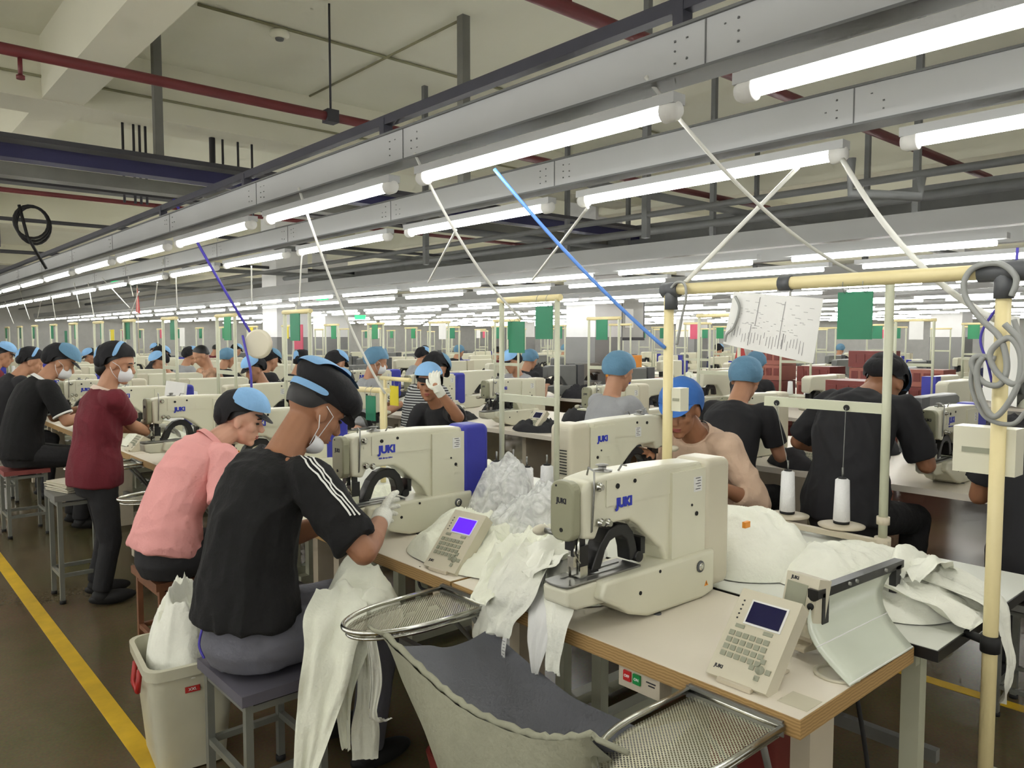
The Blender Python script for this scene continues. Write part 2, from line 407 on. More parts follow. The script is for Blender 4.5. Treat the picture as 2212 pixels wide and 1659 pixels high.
def wrap_strip(parent, target, pts, width, m, name, off=.0025):
    """A flat strip laid over a garment along pts."""
    bv = BVHTree.FromPolygons([v.co for v in target.vertices], [tuple(p.vertices) for p in target.polygons])
    L, n0 = [], None
    for p in pts:
        q, nn, _, _ = bv.find_nearest(p); L.append((q, nn))
    mb = MB(); vs = []
    for i, (q, nn) in enumerate(L):
        a = L[max(0, i - 1)][0]; b = L[min(len(L) - 1, i + 1)][0]; s = (b - a).cross(nn).normalized() * width / 2
        for sg in (-1, 1):
            r, n2, _, _ = bv.find_nearest(q + s * sg); vs.append(r + n2 * off)
    mb._new(vs, [(2 * i, 2 * i + 1, 2 * i + 3, 2 * i + 2) for i in range(len(L) - 1)], True)
    return mb.build(name, m, parent)

def person(label, loc, rz=0, lean=(5, 10, 20, 30), side=0, zs=.57, s=1, head=(20, 0), hands=None, stand=False, skin='skin', shirt='shirtblack', pants='jeans', cap='women', gloves=True,
           mask=None, hair=True, polo=None, face=False, voxel=.009, sleeve=.72, group=None, pole=None, collar=None, fine=False, longhair=False, extra=None, legs=True, curl=.5, hem=.075):
    root = thing('person', label, 'person', loc, rz, group)
    to = root_inv = Matrix.Translation(V(loc)) @ Matrix.Rotation(rz, 4, 'Z'); inv = to.inverted()
    sy = V((0, math.sin(rad(side)), 0))
    P0 = V((0, 0, zs + .05 * s)); d0, d1, d2, d3 = [(fwd(a) + sy * k).normalized() for a, k in zip(lean, (.6, 1, 1, .7))]
    P1 = P0 + d0 * .18 * s; P2 = P1 + d1 * .20 * s; P3 = P2 + d2 * .165 * s; HC = P3 + d3 * .185 * s
    yv = V((0, 1, 0))
    dep = lambda d: V((d.z, 0, -d.x))
    hp, hy = rad(head[0]), rad(head[1])
    HR = Matrix.Rotation(hy, 3, 'Z') @ Matrix.Rotation(hp, 3, 'Y')
    hd = lambda x, y, z: HC + HR @ V((x, y, z)) * s
    sh = {}
    for k, sg in (('L', 1), ('R', -1)):
        sh[k] = P3 - d2 * .045 * s + yv * sg * .175 * s + dep(d2) * .035 * s
    hips = {'L': V((0.02, .09 * s, zs)), 'R': V((0.02, -.09 * s, zs))}
    hands = hands or {'L': (.42, .1, zs + .38), 'R': (.42, -.1, zs + .38)}
    arm = {}
    for k, sg in (('L', 1), ('R', -1)):
        w = hands[k]; W = inv @ V(w[1:]) if w[0] == 'w' else V(w)
        E, W = ik(sh[k], W, .285 * s, .255 * s, (pole or {}).get(k, (-.25, sg * .55, -1)))
        arm[k] = (sh[k], E, W)
    def torso(mb, f, lo, hem=.06):
        secs = [(P0 - d0 * hem * s, .165, .125), (P0 + d0 * .02 * s, .17, .128), (P1, .145, .108), (P2 - d1 * .04 * s, .165, .118), (P2 + d2 * .06 * s, .172, .112), (P3 - d2 * .05 * s, .14, .088), (P3 - d2 * .005 * s, .075, .066)]
        dirs = [d0, d0, (d0 + d1).normalized(), d1, d2, d2, d2]
        loft(mb, [(c, yv * (a * s + f + g), dep(d) * (b * s + f + g)) for (c, a, b), d, g in zip(secs, dirs, [lo, lo * .9, lo * .7, lo * .2, 0, 0, 0])])
    # body: one continuous skin
    mb = MB(); torso(mb, -.006, 0)
    limb(mb, P3 - d2 * .04 * s, hd(-.022, 0, -.045), .064 * s, .055 * s)
    for k, sg in (('L', 1), ('R', -1)):
        A, E, W = arm[k]; limb(mb, P3 - d2 * .05 * s + yv * sg * .06 * s, A, .05 * s, .056 * s); limb(mb, A, E, .052 * s, .040 * s)
        f = (W - E).normalized(); limb(mb, E, E + f * .09 * s, .040 * s, .041 * s); limb(mb, E + f * .09 * s, W, .041 * s, .026 * s)
    mb.ell(hd(-.012, 0, .03), (.099 * s, .079 * s, .094 * s), HR, 3); mb.ell(hd(.022, 0, -.045), (.068 * s, .060 * s, .078 * s), HR, 3)
    mb.ell(hd(.062, 0, -.104), (.026 * s, .028 * s, .02 * s), HR); mb.ell(hd(.072, 0, .026), (.02 * s, .052 * s, .013 * s), HR)
    mb.cyl(hd(.082, 0, .012), hd(.108, 0, -.03), .009 * s, .0145 * s, 8); mb.ell(hd(.104, 0, -.032), (.012 * s, .018 * s, .010 * s), HR)
    mb.ell(hd(.085, 0, -.062), (.012 * s, .026 * s, .006 * s), HR); mb.ell(hd(.083, 0, -.075), (.012 * s, .022 * s, .007 * s), HR)
    for sg in (1, -1):
        mb.ell(hd(.055, sg * .042, -.02), (.026 * s, .022 * s, .03 * s), HR)
        mb.ell(hd(-.008, sg * .08, -.012), (.021 * s, .010 * s, .034 * s), HR @ Matrix.Rotation(-.25, 3, 'Y'))
    if legs:
        mb.ell((0, 0, zs), (.1, .14, .1))
        kn = {}
        for k, sg in (('L', 1), ('R', -1)):
            Hh = hips[k]
            K = V((.06, sg * .10, zs * .52)) if stand else V((.42 * s, sg * .14 * s, min(zs - .01, .595))); F = V((.0, sg * .11, .09)) if stand else V((.36 * s, sg * .13 * s, .09))
            kn[k] = (Hh, K, F); limb(mb, Hh, K, .075 * s, .05 * s); limb(mb, K, F, .048 * s, .035 * s)
    palms = {}
    for k, sg in (('L', 1), ('R', -1)):
        A, E, W = arm[k]; f = (W - E).normalized(); w = hands[k]
        n = V((0, 0, -1)); d = (f + V((.35, -sg * .25, -.15)) * .8).normalized(); t = V((.2, -sg, .15))
        if (pole or {}).get(k + 'h'): d, n, t = [V(q) for q in pole[k + 'h']]
        palms[k] = (W, d, n, t)
        g = gloves is True or (isinstance(gloves, str) and k in gloves)
        hand(mb, W, d, n, t, s, 0, curl, fingers=True, palm=True) if not g else mb.ell(W + d * .03 * s, (.028 * s,) * 3)
    bodyme = vox(mb, voxel, 2); bo = put('body', bodyme, M[skin], root)
    # clothes
    mb = MB(); torso(mb, .014 * s, .020 * s, hem)
    for k, sg in (('L', 1), ('R', -1)):
        A, E, W = arm[k]; u = (E - A); limb(mb, P3 - d2 * .06 * s + yv * sg * .07 * s, A, .058 * s, .07 * s)
        if sleeve <= 1: mb.cyl(A, A + u * sleeve, .070 * s, .068 * s, 18)
        else:
            limb(mb, A, E, .068 * s, .056 * s); mb.cyl(E, E + (W - E) * (sleeve - 1), .056 * s, .044 * s, 16)
    shm = vox(mb, voxel, 3, .012 if fine else .006, 6.5, len(label)); shirt_o = put('shirt', shm, M[shirt], root)
    if legs:
        mb = MB(); loft(mb, [(P0 + d0 * .11, yv * .148 * s, dep(d0) * .108 * s), (P0 + d0 * .04, yv * .158 * s, dep(d0) * .116 * s), (P0, yv * .166 * s, dep(d0) * .126 * s), (V((0, 0, zs - .02)), yv * .176 * s, V((.134 * s, 0, 0))), (V((0.01, 0, zs - .085)), yv * .165 * s, V((.12 * s, 0, 0)))])
        for k in kn:
            Hh, K, F = kn[k]; limb(mb, Hh, K, .094 * s, .068 * s); mb.cyl(K, F, .066 * s, .056 * s, 14)
        put('trousers', vox(mb, max(voxel, .01), 3, .004, 7, 3), M[pants], root)
        for k in kn:
            F = kn[k][2]; mb = MB(); mb.ell(F + V((.06, 0, -.045)), (.13, .045, .042), sub=3); mb.ell(F + V((0, 0, -.03)), (.055, .045, .05)); 
            q = mb.build('shoe', M['rubber'], root)
    if collar:
        mb = MB(); c0 = P3 + d2 * .012 * s; pts = [c0 + yv * .074 * s * math.cos(a) + dep(d2) * .07 * s * math.sin(a) - d2 * .012 * s * math.sin(a) for a in [2 * PI * i / 24 for i in range(24)]]
        for i in range(24):
            pass
        vs = [p + (p - c0).normalized() * .004 for p in pts] + [p + (p - c0).normalized() * .022 - d2 * .028 for p in pts]
        mb._new(vs, [(i, (i + 1) % 24, 24 + (i + 1) % 24, 24 + i) for i in range(24)], True); mb.build('collar', M[collar], root)
    if polo:
        for k in arm:
            A, E, W = arm[k]; c = A + (E - A) * sleeve; ax = (E - A).normalized()
            mb = MB(); mb.lathe([(.069 * s, -.012), (.073 * s, -.012), (.073 * s, .003), (.066 * s, .003)], c, 20, ax); mb.build('sleeve_trim', M[polo], root)
    # hair and cap
    up = lambda c: c
    if hair:
        mb = MB(); shell(mb, hd(-.014, 0, .03), (.106 * s, .085 * s, .099 * s), HR, lambda c: (c.x < .30 + max(0, c.z) * .9 and c.z > -.55 and not (c.x > -.1 and c.z < -.05)) or c.z > .62)
        if longhair: mb.ell(hd(-.085, 0, -.045), (.05 * s, .06 * s, .065 * s), HR); 
        mb.build('hair', M['hair'], root)
    hh = lambda x, y, z: hd(x, y, z)
    if cap:
        main, acc = {'man': ('capblack', 'capblue'), 'women': ('capblack', 'capblue'), 'front': ('capblack', 'capblue'), 'hood': ('capteal', 'capteal'), 'blue': ('capbluedk', 'capbluedk'), 'teal': ('capblack', 'capteal'), 'stripe': ('capblack', 'capblue')}[cap]
        RB = HR @ Matrix.Rotation(-.22, 3, 'Y')
        mb = MB()
        if cap == 'man':
            mb.ell(hd(.0, 0, .088), (.135 * s, .118 * s, .062 * s), HR @ Matrix.Rotation(.16, 3, 'Y'), 4)
            mb.cyl(hd(-.012, 0, .03), hd(-.012, 0, .08), .092 * s, .104 * s, 24)
        elif cap in ('hood', 'blue'):
            shell(mb, hd(-.022, 0, .035), (.125 * s, .102 * s, .112 * s), RB, lambda c: c.z > -.12 or (c.x < .1 and c.z > -.62))
        else:
            shell(mb, hd(-.03, 0, .038), (.124 * s, .102 * s, .112 * s), RB, lambda c: c.z > .0 or (c.x < -.2 and c.z > -.6))
            mb.ell(hd(-.10, 0, .01), (.05 * s, .085 * s, .07 * s), HR, 3)
        me = mb.data('cap')
        cs = []
        for v in me.vertices:
            w = noise.noise(v.co * 26) * .006; cs.append(v.co + v.normal * w)
        for v, c in zip(me.vertices, cs): v.co = c
        co = put('cap', me, M[main], root)
        mb = MB()
        if cap == 'man':
            R2 = HR @ Matrix.Rotation(.16, 3, 'Y')
            shell(mb, hd(.0, 0, .0895), (.1445 * s, .1275 * s, .0715 * s), R2, lambda c: c.z > .05 and c.x < .55 and c.y > -.5 + .25 * c.x, 5)
            mb.build('crown_panel', M[acc], co)
            mb = MB(); shell(mb, hd(-.012, 0, .052), (.112 * s, .102 * s, .11 * s), HR, lambda c: c.x < -.1 and -.16 < c.z < .10, 5); mb.build('back_band', M[acc], co)
        elif cap in ('women', 'front', 'teal'):
            shell(mb, hd(.0, 0, .055), (.118 * s, .106 * s, .112 * s), HR, lambda c: c.z > .12 + .25 * max(0, -c.x) and (c.x > -.6 or cap == 'front' and c.x > -.75), 5 if fine else 4); mb.build('front_panel', M[acc], co)
        elif cap == 'stripe':
            shell(mb, hd(-.03, 0, .038), (.128 * s, .106 * s, .116 * s), RB, lambda c: (.02 < c.x - .2 * c.z < .3 and c.z > .0) or (c.x < -.72 and c.z > -.5), 5); mb.build('stripe_panel', M[acc], co)
        if cap in ('women', 'front', 'man', 'blue', 'teal'):
            mb = MB()
            bz = .052 if cap != 'man' else .048
            mb.sheet(lambda a, b: hd((.06 + b * .085 * math.sin(PI * a)) , -.088 * math.cos(PI * a) * (1 - .12 * b), bz - b * b * .03 * math.sin(PI * a)), 16, 5); mb.build('brim', M['capblack' if cap != 'blue' else 'capbluedk'], co)
    for k in ('L', 'R'):
        if gloves is True or (isinstance(gloves, str) and k in gloves):
            W, d, n, t = palms[k]; mb = MB(); hand(mb, W, d, n, t, s, .0015, curl); f = (arm[k][2] - arm[k][1]).normalized()
            mb.cyl(W - f * .055 * s, W + d * .02 * s, .033 * s, .034 * s, 14)
            put('glove', vox(mb, .0042 if fine or face else .007, 2), M['glove'], root)
    if mask in ('on', 'chin'):
        mb = MB(); dx, dz, rz_ = (0, 0, .05) if mask == 'on' else (-.02, -.05, .032)
        shell(mb, hd(.036 + dx, 0, -.052 + dz), (.072 * s, .068 * s, rz_ * 1.25 * s), HR, lambda c: c.x > -.05)
        mo = mb.build('face_mask', M['mask'], root)
        for sg in (1, -1):
            mb = MB(); mb.tube([hd(.05 + dx, sg * .062, -.03 + dz), hd(.03, sg * .081, .0), hd(-.012, sg * .090, .016)], .0016, 6); mb.tube([hd(.035 + dx, sg * .064, -.085 + dz * .6), hd(.005, sg * .082, -.055), hd(-.018, sg * .090, -.02)], .0016, 6); mb.build('ear_loop', M['mask'], mo)
    if face:
        for sg in (1, -1):
            mb = MB(); mb.ell(hd(.0795, sg * .033, .004), (.008 * s, .0155 * s, .0055 * s), HR); mb.build('eye', M['hair'], root)
            mb = MB(); mb.tube([hd(.088, sg * .015, .028), hd(.090, sg * .033, .034), hd(.076, sg * .052, .028)], .0032 * s, 6); mb.build('eyebrow', M['hair'], root)
        if mask != 'on':
            mb = MB(); mb.ell(hd(.090, 0, -.063), (.010 * s, .023 * s, .0045 * s), HR); mb.ell(hd(.088, 0, -.073), (.010 * s, .019 * s, .0055 * s), HR); mb.build('lips', M['lips'], root)
    if extra: extra(root, dict(shirt=shm, arm=arm, P3=P3, P2=P2, P1=P1, P0=P0, d2=d2, hd=hd, HR=HR, s=s))
    return root
# ------------------------------------------------------------------ equipment kinds (each built once, then copied)
def rrect(w, h, r, n=5, cx=0, cy=0):
    P = []
    for sx, sy, a0 in ((1, 1, 0), (-1, 1, 90), (-1, -1, 180), (1, -1, 270)):
        for i in range(n + 1):
            a = rad(a0 + 90 * i / n); P.append((cx + sx * (w / 2 - r) + r * math.cos(a), cy + sy * (h / 2 - r) + r * math.sin(a)))
    return P

def machine_body(mb):
    mb.use(M['cream'])
    mb.prism([(-.0, .272), (-.004, .405), (.02, .428), (.10, .438), (.36, .436), (.54, .428), (.548, .41), (.548, .06), (.36, .06), (.366, .14), (.335, .19), (.235, .272), (.195, .296), (.07, .298), (.05, .262)], -.05, .05, 'y', .012, 3)
    mb.box((.462, 0, .235), (.17, .124, .35), .012)
    mb.box((.30, 0, .385), (.42, .106, .075), .012)
def machine_bed(mb):
    mb.use(M['cream'])
    mb.prism([(-.055, .095), (-.06, .142), (.36, .148), (.36, .07), (.1, .075), (-.02, .08)], -.048, .048, 'y', .010, 3)
    mb.prism([(.045, .10), (.06, .147), (.58, .147), (.58, .012), (.52, .0), (.25, .006), (.17, .03), (.12, .062)], -.078, .078, 'y', .012, 3)
def arch_pts():
    o = [(.062, .165), (.078, .20), (.10, .24), (.135, .272), (.175, .282), (.215, .276), (.24, .25), (.256, .21), (.266, .165)]
    i = [(.226, .165), (.222, .20), (.212, .23), (.19, .245), (.165, .246), (.14, .238), (.12, .215), (.10, .165)]
    return o + i
def make_machine(label, cover='cream', group=None, logo=.036, logo_at=(.165, .352), sub=False, vents=False, detailed=True):
    t = thing('bartack_sewing_machine', label, 'sewing machine', group=group)
    mb = MB(); machine_body(mb); b = mb.build('arm_housing', None, t)
    mb = MB(); machine_bed(mb); bd = mb.build('bed', None, t)
    mb = MB(); mb.prism([(y, z) for y, z in rrect(.088, .165, .03, 5, 0, .347)], -.034, -.003, 'x', .006); fp = mb.build('face_plate', M['face'], t)
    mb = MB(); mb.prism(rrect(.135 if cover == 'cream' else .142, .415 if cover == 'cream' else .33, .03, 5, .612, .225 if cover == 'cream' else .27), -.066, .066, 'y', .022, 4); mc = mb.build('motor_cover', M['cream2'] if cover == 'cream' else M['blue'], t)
    if vents:
        mb = MB()
        for i in range(9): mb.box((.681, .012, .21 + i * .013), (.004, .06, .004))
        mb.build('vent_slots', M['rubber'], mc)
    mb = MB(); mb.prism(arch_pts(), -.024, .024, 'y', .004, 2); mb.cyl((.265, -.03, .17), (.265, .03, .17), .016); mb.box((.07, 0, .165), (.05, .04, .012)); mb.box((.285, 0, .2), (.02, .05, .05), .004); mb.build('feed_arch', M['black'], t)
    mb = MB().use(M['black']); mb.box((.035, 0, .212), (.036, .04, .062), .004); mb.box((.02, .0, .248), (.05, .03, .03), .004); mb.use(M['steel']); mb.box((.03, 0, .172), (.03, .05, .03), .003); mb.cyl((0, 0, .158), (0, 0, .29), .0035); mb.cyl((.012, -.02, .175), (.012, -.02, .29), .004); mb.box((-.004, -.012, .205), (.012, .022, .03), .002); mb.tube([(-.01, -.03, .255), (-.02, -.035, .235), (0, -.02, .22), (.01, -.03, .2)], .0025); mb.build('presser_foot', None, t)
    mb = MB(); mb.prism([(-.066 + .02 * (1 - math.cos(a)) if 0 else -.046 - .02 * math.cos(a), .046 * math.sin(a)) for a in [rad(-90 + 18 * i) for i in range(11)]] + [(.25, .046), (.25, -.046)], .147, .153, 'z', .0015); mb.box((.1, -.02, .154), (.2, .004, .003)); mb.box((.1, .015, .154), (.24, .004, .003)); mb.build('needle_plate', M['steel2'], t)
    for sg in (-1, 1):
        nm = text_mesh('JUKI', logo, .0008, .0022)
        mb = MB(); mb.mesh(nm, axes((sg * -1, 0, 0), (0, 0, 1), (0, sg, 0), (logo_at[0], sg * (.0538 if logo_at[0] < .3 else .0628), logo_at[1])))
        if sub: mb.mesh(text_mesh('ISM direct drive', .010, .0005, .0003), axes((-sg, 0, 0), (0, 0, 1), (0, sg, 0), (logo_at[0] - .005, sg * .0508, logo_at[1] - .034)))
        mb.build('logo_lettering', M['bluetext'], b)
        mb = MB().use(M['whitepaper']); mb.box((.505 if not vents else .2, sg * (.0626 if not vents else .0538), .362), (.042, .0012, .046)); mb.use(M['darktext'])
        for i in range(5): mb.box(((.505 if not vents else .2) + (.006 if i % 2 else 0), sg * (.0634 if not vents else .0546), .347 + i * .0085), (.024 - .005 * (i % 2), .0006, .0022))
        mb.build('spec_sticker', None, b)
        mb = MB().use(M['rubber'])
        for x, z, r in ((.135, .402, .0075), (.21, .408, .006), (.50, .27, .007), (.475, .30, .004), (.21, .085, .006), (.30, .13, .005)):
            y = .0512 if x < .4 and z > .2 else (.0635 if z > .2 else .0785); y = .0545 if .39 < z < .42 and x < .4 else y
            mb.cyl((x, sg * (y - .004), z), (x, sg * (y + .0012), z), r, n=12)
        mb.build('screw_holes', None, b)
        mb = MB().use(M['grey']); mb.lathe([(.018, 0), (.018, .004), (.014, .006)], (.50, sg * .0785, .105), 20, (0, sg, 0)); mb.use(M['steel']); mb.lathe([(.012, 0), (.012, .007), (.003, .008)], (.50, sg * .0785, .105), 16, (0, sg, 0)); mb.build('dial', None, bd)
        mb = MB().use(M['orange']); mb.prism([(.525, .037), (.545, .037), (.535, .054)], sg * .0782, sg * .0789, 'y'); mb.use(M['rubber']); mb.prism([(.5335, .041), (.5365, .041), (.536, .049), (.534, .049)], sg * .0785, sg * .0794, 'y'); mb.build('warning_triangle', None, bd)
    mb = MB(); mb.mesh(text_mesh('JUKI', .02, .0006, .0008), axes((0, -1, 0), (0, 0, 1), (-1, 0, 0), (-.0346, 0, .375))); mb.build('face_lettering', M['darktext'], fp)
    mb = MB().use(M['rubber']); mb.cyl((-.0345, .0, .295), (-.0358, .0, .295), .006); mb.cyl((-.0345, .02, .415), (-.0358, .02, .415), .003); mb.build('face_screw', None, fp)
    for x, z in ((.055, .41), (.06, .31), (.09, .305)):
        mb = MB(); mb.lathe([(.004, 0), (.012, .004), (.013, .010), (.008, .012), (.008, .02)], (x, -.05, z), 14, (0, -1, 0)); mb.build('tension_disc', M['steel'], t)
    mb = MB().use(M['steel2']); mb.tube([(.03, -.03, .27), (.032, -.052, .29), (.035, -.056, .40), (.035, -.056, .455), (.04, -.03, .462), (.045, -.02, .44)], .003, 6); mb.lathe([(.028, 0), (.028, .006), (.012, .008), (.012, .018), (.02, .02), (.004, .024)], (.13, 0, .436), 18); mb.tube([(.17, -.02, .43), (.18, -.03, .455), (.2, -.03, .45)], .003, 6); mb.build('thread_guide', None, t)
    mb = MB().use(M['grey']); mb.cyl((.30, -.07, .004), (.30, -.07, -.008), .012); mb.cyl((.30, .07, .004), (.30, .07, -.008), .012); mb.cyl((.52, -.06, .004), (.52, -.06, -.008), .012); mb.cyl((.52, .06, .004), (.52, .06, -.008), .012); mb.build('rubber_foot', None, t)
    mb = MB().use(M['steel2']); mb.cyl((-.0, .048, .27), (-.0, .10, .27), .008); mb.use(M['cream2']); mb.ell((0, .115, .268), (.03, .022, .016)); mb.build('hand_lever', None, t)
    return t
def make_machine_small(label, cover='cream', group=None):
    """The same machine for rows far down the hall, where only the big parts show."""
    t = thing('bartack_sewing_machine', label, 'sewing machine', group=group)
    mb = MB(); mb.use(M['middark' if cover == 'dark' else 'cream']); mb.prism([(-.03, .26), (-.03, .41), (.02, .43), (.54, .43), (.548, .41), (.548, .03), (.36, .03), (.366, .14), (.235, .272), (.05, .285)], -.05, .05, 'y', .012, 1)
    mb.prism([(-.06, .09), (-.06, .147), (.58, .147), (.58, .0), (.25, .006), (.12, .062)], -.06, .06, 'y', .01, 1); mb.build('housing', None, t)
    mb = MB(); mb.box((.615, 0, .25), (.13, .13, .36), .03, seg=2); mb.build('motor_cover', {'cream': M['cream2'], 'dark': M['grey'], 'blue': M['blue']}[cover], t)
    mb = MB(); mb.prism(arch_pts(), -.024, .024, 'y'); mb.box((.03, 0, .21), (.05, .04, .09)); mb.build('feed_arch', M['black'], t)
    return t

def make_panel(label, screen='screen', group=None):
    t = thing('machine_control_panel', label, 'control panel', group=group)
    u = V((.68, 0, .733)).normalized(); n = V((-u.z, 0, u.x))
    F = axes((0, -1, 0), u, n, (0, 0, .012)); R = F.to_3x3()
    P = lambda x, y, z=0: F @ V((x, y, z))
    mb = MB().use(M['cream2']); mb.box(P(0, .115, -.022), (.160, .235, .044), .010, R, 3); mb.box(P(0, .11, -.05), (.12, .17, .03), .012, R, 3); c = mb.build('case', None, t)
    mb = MB().use(M['whitepaper']); mb.box(P(.008, .175, .001), (.098, .066, .003), .001, R); mb.use(M[screen]); mb.box(P(.008, .175, .003), (.088, .056, .002), 0, R); 
    mb.use(M['darktext'])
    for k in range(5): mb.box(P(-.062, .2 - k * .012, .0006), (.004, .004, .001), 0, R)
    mb.build('display', None, c)
    mb = MB().use(M['key'])
    for r in range(4):
        for k in range(6): mb.box(P(-.058 + k * .0185, .112 - r * .0185 + k * 0, .001), (.0135, .0125, .004), .0015, R, 1)
    for k in range(2): mb.box(P(-.045 + k * .075, .133, .001), (.024, .009, .003), .001, R, 1)
    mb.lathe([(.0, .003), (.011, .003), (.011, 0)], P(.045, .045, 0), 14, n)
    for a in range(4): mb.box(P(.045 + .021 * math.cos(a * PI / 2), .045 + .021 * math.sin(a * PI / 2), .001), (.012, .012, .004), .002, R, 1)
    mb.build('keypad', None, c)
    mb = MB().use(M['darktext']); mb.mesh(text_mesh('JUKI', .012, .0004, .0004), F @ Matrix.Translation((-.055, .022, .0005)))
    mb.build('case_lettering', None, c)
    mb = MB(); mb.prism([(-.01, 0), (.17, 0), (.17, .006), (.14, .01), (.13, .10), (.11, .09), (.10, .01), (-.01, .012)], -.045, .045, 'y', .002); mb.build('stand_bracket', M['beige'], t)
    return t

def make_table(label, x1, y0, y1, x0=0, top='table', edge='woodedge', thick=.042, group=None, ends=True, name='sewing_table', slim=False):
    """Worktop between x0..x1 and y0..y1 (local), top face at z .78."""
    t = thing(name, label, 'table', group=group)
    mb = MB().use(M[edge]); mb.box(((x0 + x1) / 2, (y0 + y1) / 2, .7785 - thick / 2), (x1 - x0, y1 - y0, thick), .003); mb.use(M[top]); mb.box(((x0 + x1) / 2, (y0 + y1) / 2, .7787), (x1 - x0 - .008, y1 - y0 - .008, .0026)); mb.build('table_top', None, t)
    if ends:
        for y in (y0 + .10, y1 - .10):
            mb = MB(); xm = x0 + (x1 - x0) * (.42 if not slim else .12); mb.box((xm, y, .39), (.12 if not slim else .045, .05, .66), .004); xm = x0 + (x1 - x0) * .5; mb.box((xm, y, .055), (x1 - x0 - .06, .06, .05), .008); mb.box((xm, y, .715), (x1 - x0 - .12, .045, .04), .003); mb.build('leg', M['beige' if not slim else 'framegrey'], t)
        mb = MB(); mb.box((x0 + (x1 - x0) * .42, (y0 + y1) / 2, .30), (.03, y1 - y0 - .25, .04), .003); mb.build('crossbar', M['greysteel'], t)
    return t

def make_tray(label, group=None):
    t = thing('wire_mesh_tray', label, 'tray', group=group)
    L, w = .435, .122
    def loop(k, z): 
        P = [(0, w - k, z)]
        P += [(-.20 - (L - .20 - k) * math.sin(a), (w - k) * math.cos(a) if abs(math.cos(a)) > 0 else 0, z) for a in [PI * i / 22 for i in range(23)]]
        return P + [(0, -w + k, z)]
    mb = MB(); mb.tube(loop(0, 0), .0075, 10); mb.tube(loop(.012, -.022), .0055, 8)
    mb.tube([(0, w, 0), (.0, -w, 0)], .0075, 10); mb.build('rim', M['steel'], t)
    mb = MB(); pts = loop(.008, -.012); mb._new([V(p) for p in pts], [tuple(range(len(pts)))]); mb.build('perforated_sheet', M['perf'], t)
    mb = MB(); mb.box((.012, 0, .012), (.03, 2 * w, .004)); mb.box((-.004, 0, -.004), (.004, 2 * w + .01, .03)); mb.build('mounting_plate', M['steel2'], t)
    mb = MB(); mb.tube([(-.05, w - .02, -.02), (.12, .04, -.24)], .008); mb.tube([(-.05, -w + .02, -.02), (.12, -.04, -.24)], .008); mb.build('brace', M['greysteel'], t)
    return t

def make_stool(label, seat='wood', w=.30, d=.36, h=.5, legmat='stoolsteel', group=None, pad=False):
    t = thing('work_stool', label, 'stool', group=group)
    mb = MB(); mb.box((0, 0, h - .018), (d, w, .036), .008 if not pad else .016); mb.build('seat', M[seat], t)
    for sx in (-1, 1):
        for sy in (-1, 1):
            l = MB(); x, y = sx * (d / 2 - .03), sy * (w / 2 - .03); l.box((x, y, (h - .036) / 2 + .01), (.025, .025, h - .056)); lo = l.build('leg', M[legmat], t)
            f = MB(); f.cyl((x, y, 0), (x, y, .022), .018, n=10); f.build('rubber_foot', M['rubber'], lo)
    for z in (h - .06, .17):
        for sx in (-1, 1): 
            q = MB(); q.box((sx * (d / 2 - .03), 0, z + (.012 if sx > 0 else 0)), (.02, w - .085, .022)); q.build('rung', M[legmat], t)
        for sy in (-1, 1):
            q = MB(); q.box((0, sy * (w / 2 - .03), z), (d - .085, .02, .022)); q.build('rung', M[legmat], t)
    return t

def make_cone(label, m='thread', group=None, h=.15, r=.033):
    t = thing('thread_cone', label, 'thread spool', group=group)
    mb = MB(); mb.lathe([(r * .86, .008), (r, .012), (r * .92, h * .5), (r * .84, h - .006), (r * .6, h)], n=20); mb.build('thread_winding', M[m], t)
    mb = MB(); mb.lathe([(r * .95, 0), (r * .95, .01), (.004, .011)], n=18); mb.lathe([(r * .5, h - .003), (r * .5, h + .004), (.004, h + .005)], n=14); mb.build('cone_core', M['rubber'], t)
    mb = MB(); mb.cyl((0, 0, h), (0, 0, h + .045), .004, n=8); mb.build('spindle_tip', M['steel2'], t)
    return t
_cone0 = None
def cone(x, y, z, label, m='thread', group=None, h=.15):
    return_t = make_cone(label, m, group, h); return_t.location = (x, y, z); return return_t

def bag_heap(name, label, c, rx, ry, h, seed, m, cat, rz=0, n=44, sharp=1.0, base=0, group=None, lean=0):
    """A crumpled heap: real folds raised out of an oval footprint."""
    o = V((seed * 7.3, seed * 2.9, seed * 1.3))
    vs = []; rings = n // 2; seg = n
    mb = MB()
    def f(u, v):
        r = u; a = 2 * PI * v; k = 1 + .16 * noise.noise(V((math.cos(a) * 1.3, math.sin(a) * 1.3, seed)))
        x, y = r * math.cos(a) * rx * k, r * math.sin(a) * ry * k
        p = V((x * 7, y * 7, 0)) + o; wv = noise.noise_vector(p * .6) * 1.2; q = p + wv
        f1 = (1 - abs(noise.noise(q))) ** 2; f2 = (1 - abs(noise.noise(q * 2.1 + V((5, 1, 2))))) ** 2; f3 = noise.noise(p * .35)
        prof = max(0, 1 - r ** 2.6) ** .75
        z = h * prof * (.62 + .3 * f3 + sharp * .30 * (f1 - .5) + sharp * .13 * (f2 - .5)) + base
        e = (1 - r) ** .5 if r < 1 else 0
        return (x + .02 * wv.x * e + lean * z, y + .02 * wv.y * e, max(z, .002))
    mb.sheet(f, rings, seg)
    bmesh.ops.remove_doubles(mb.bm, verts=mb.bm.verts[:], dist=1e-5)
    bo = mb.build(name, m); bo.location = c; bo.rotation_euler = (0, 0, rz)
    return tag(bo, label, cat, group)

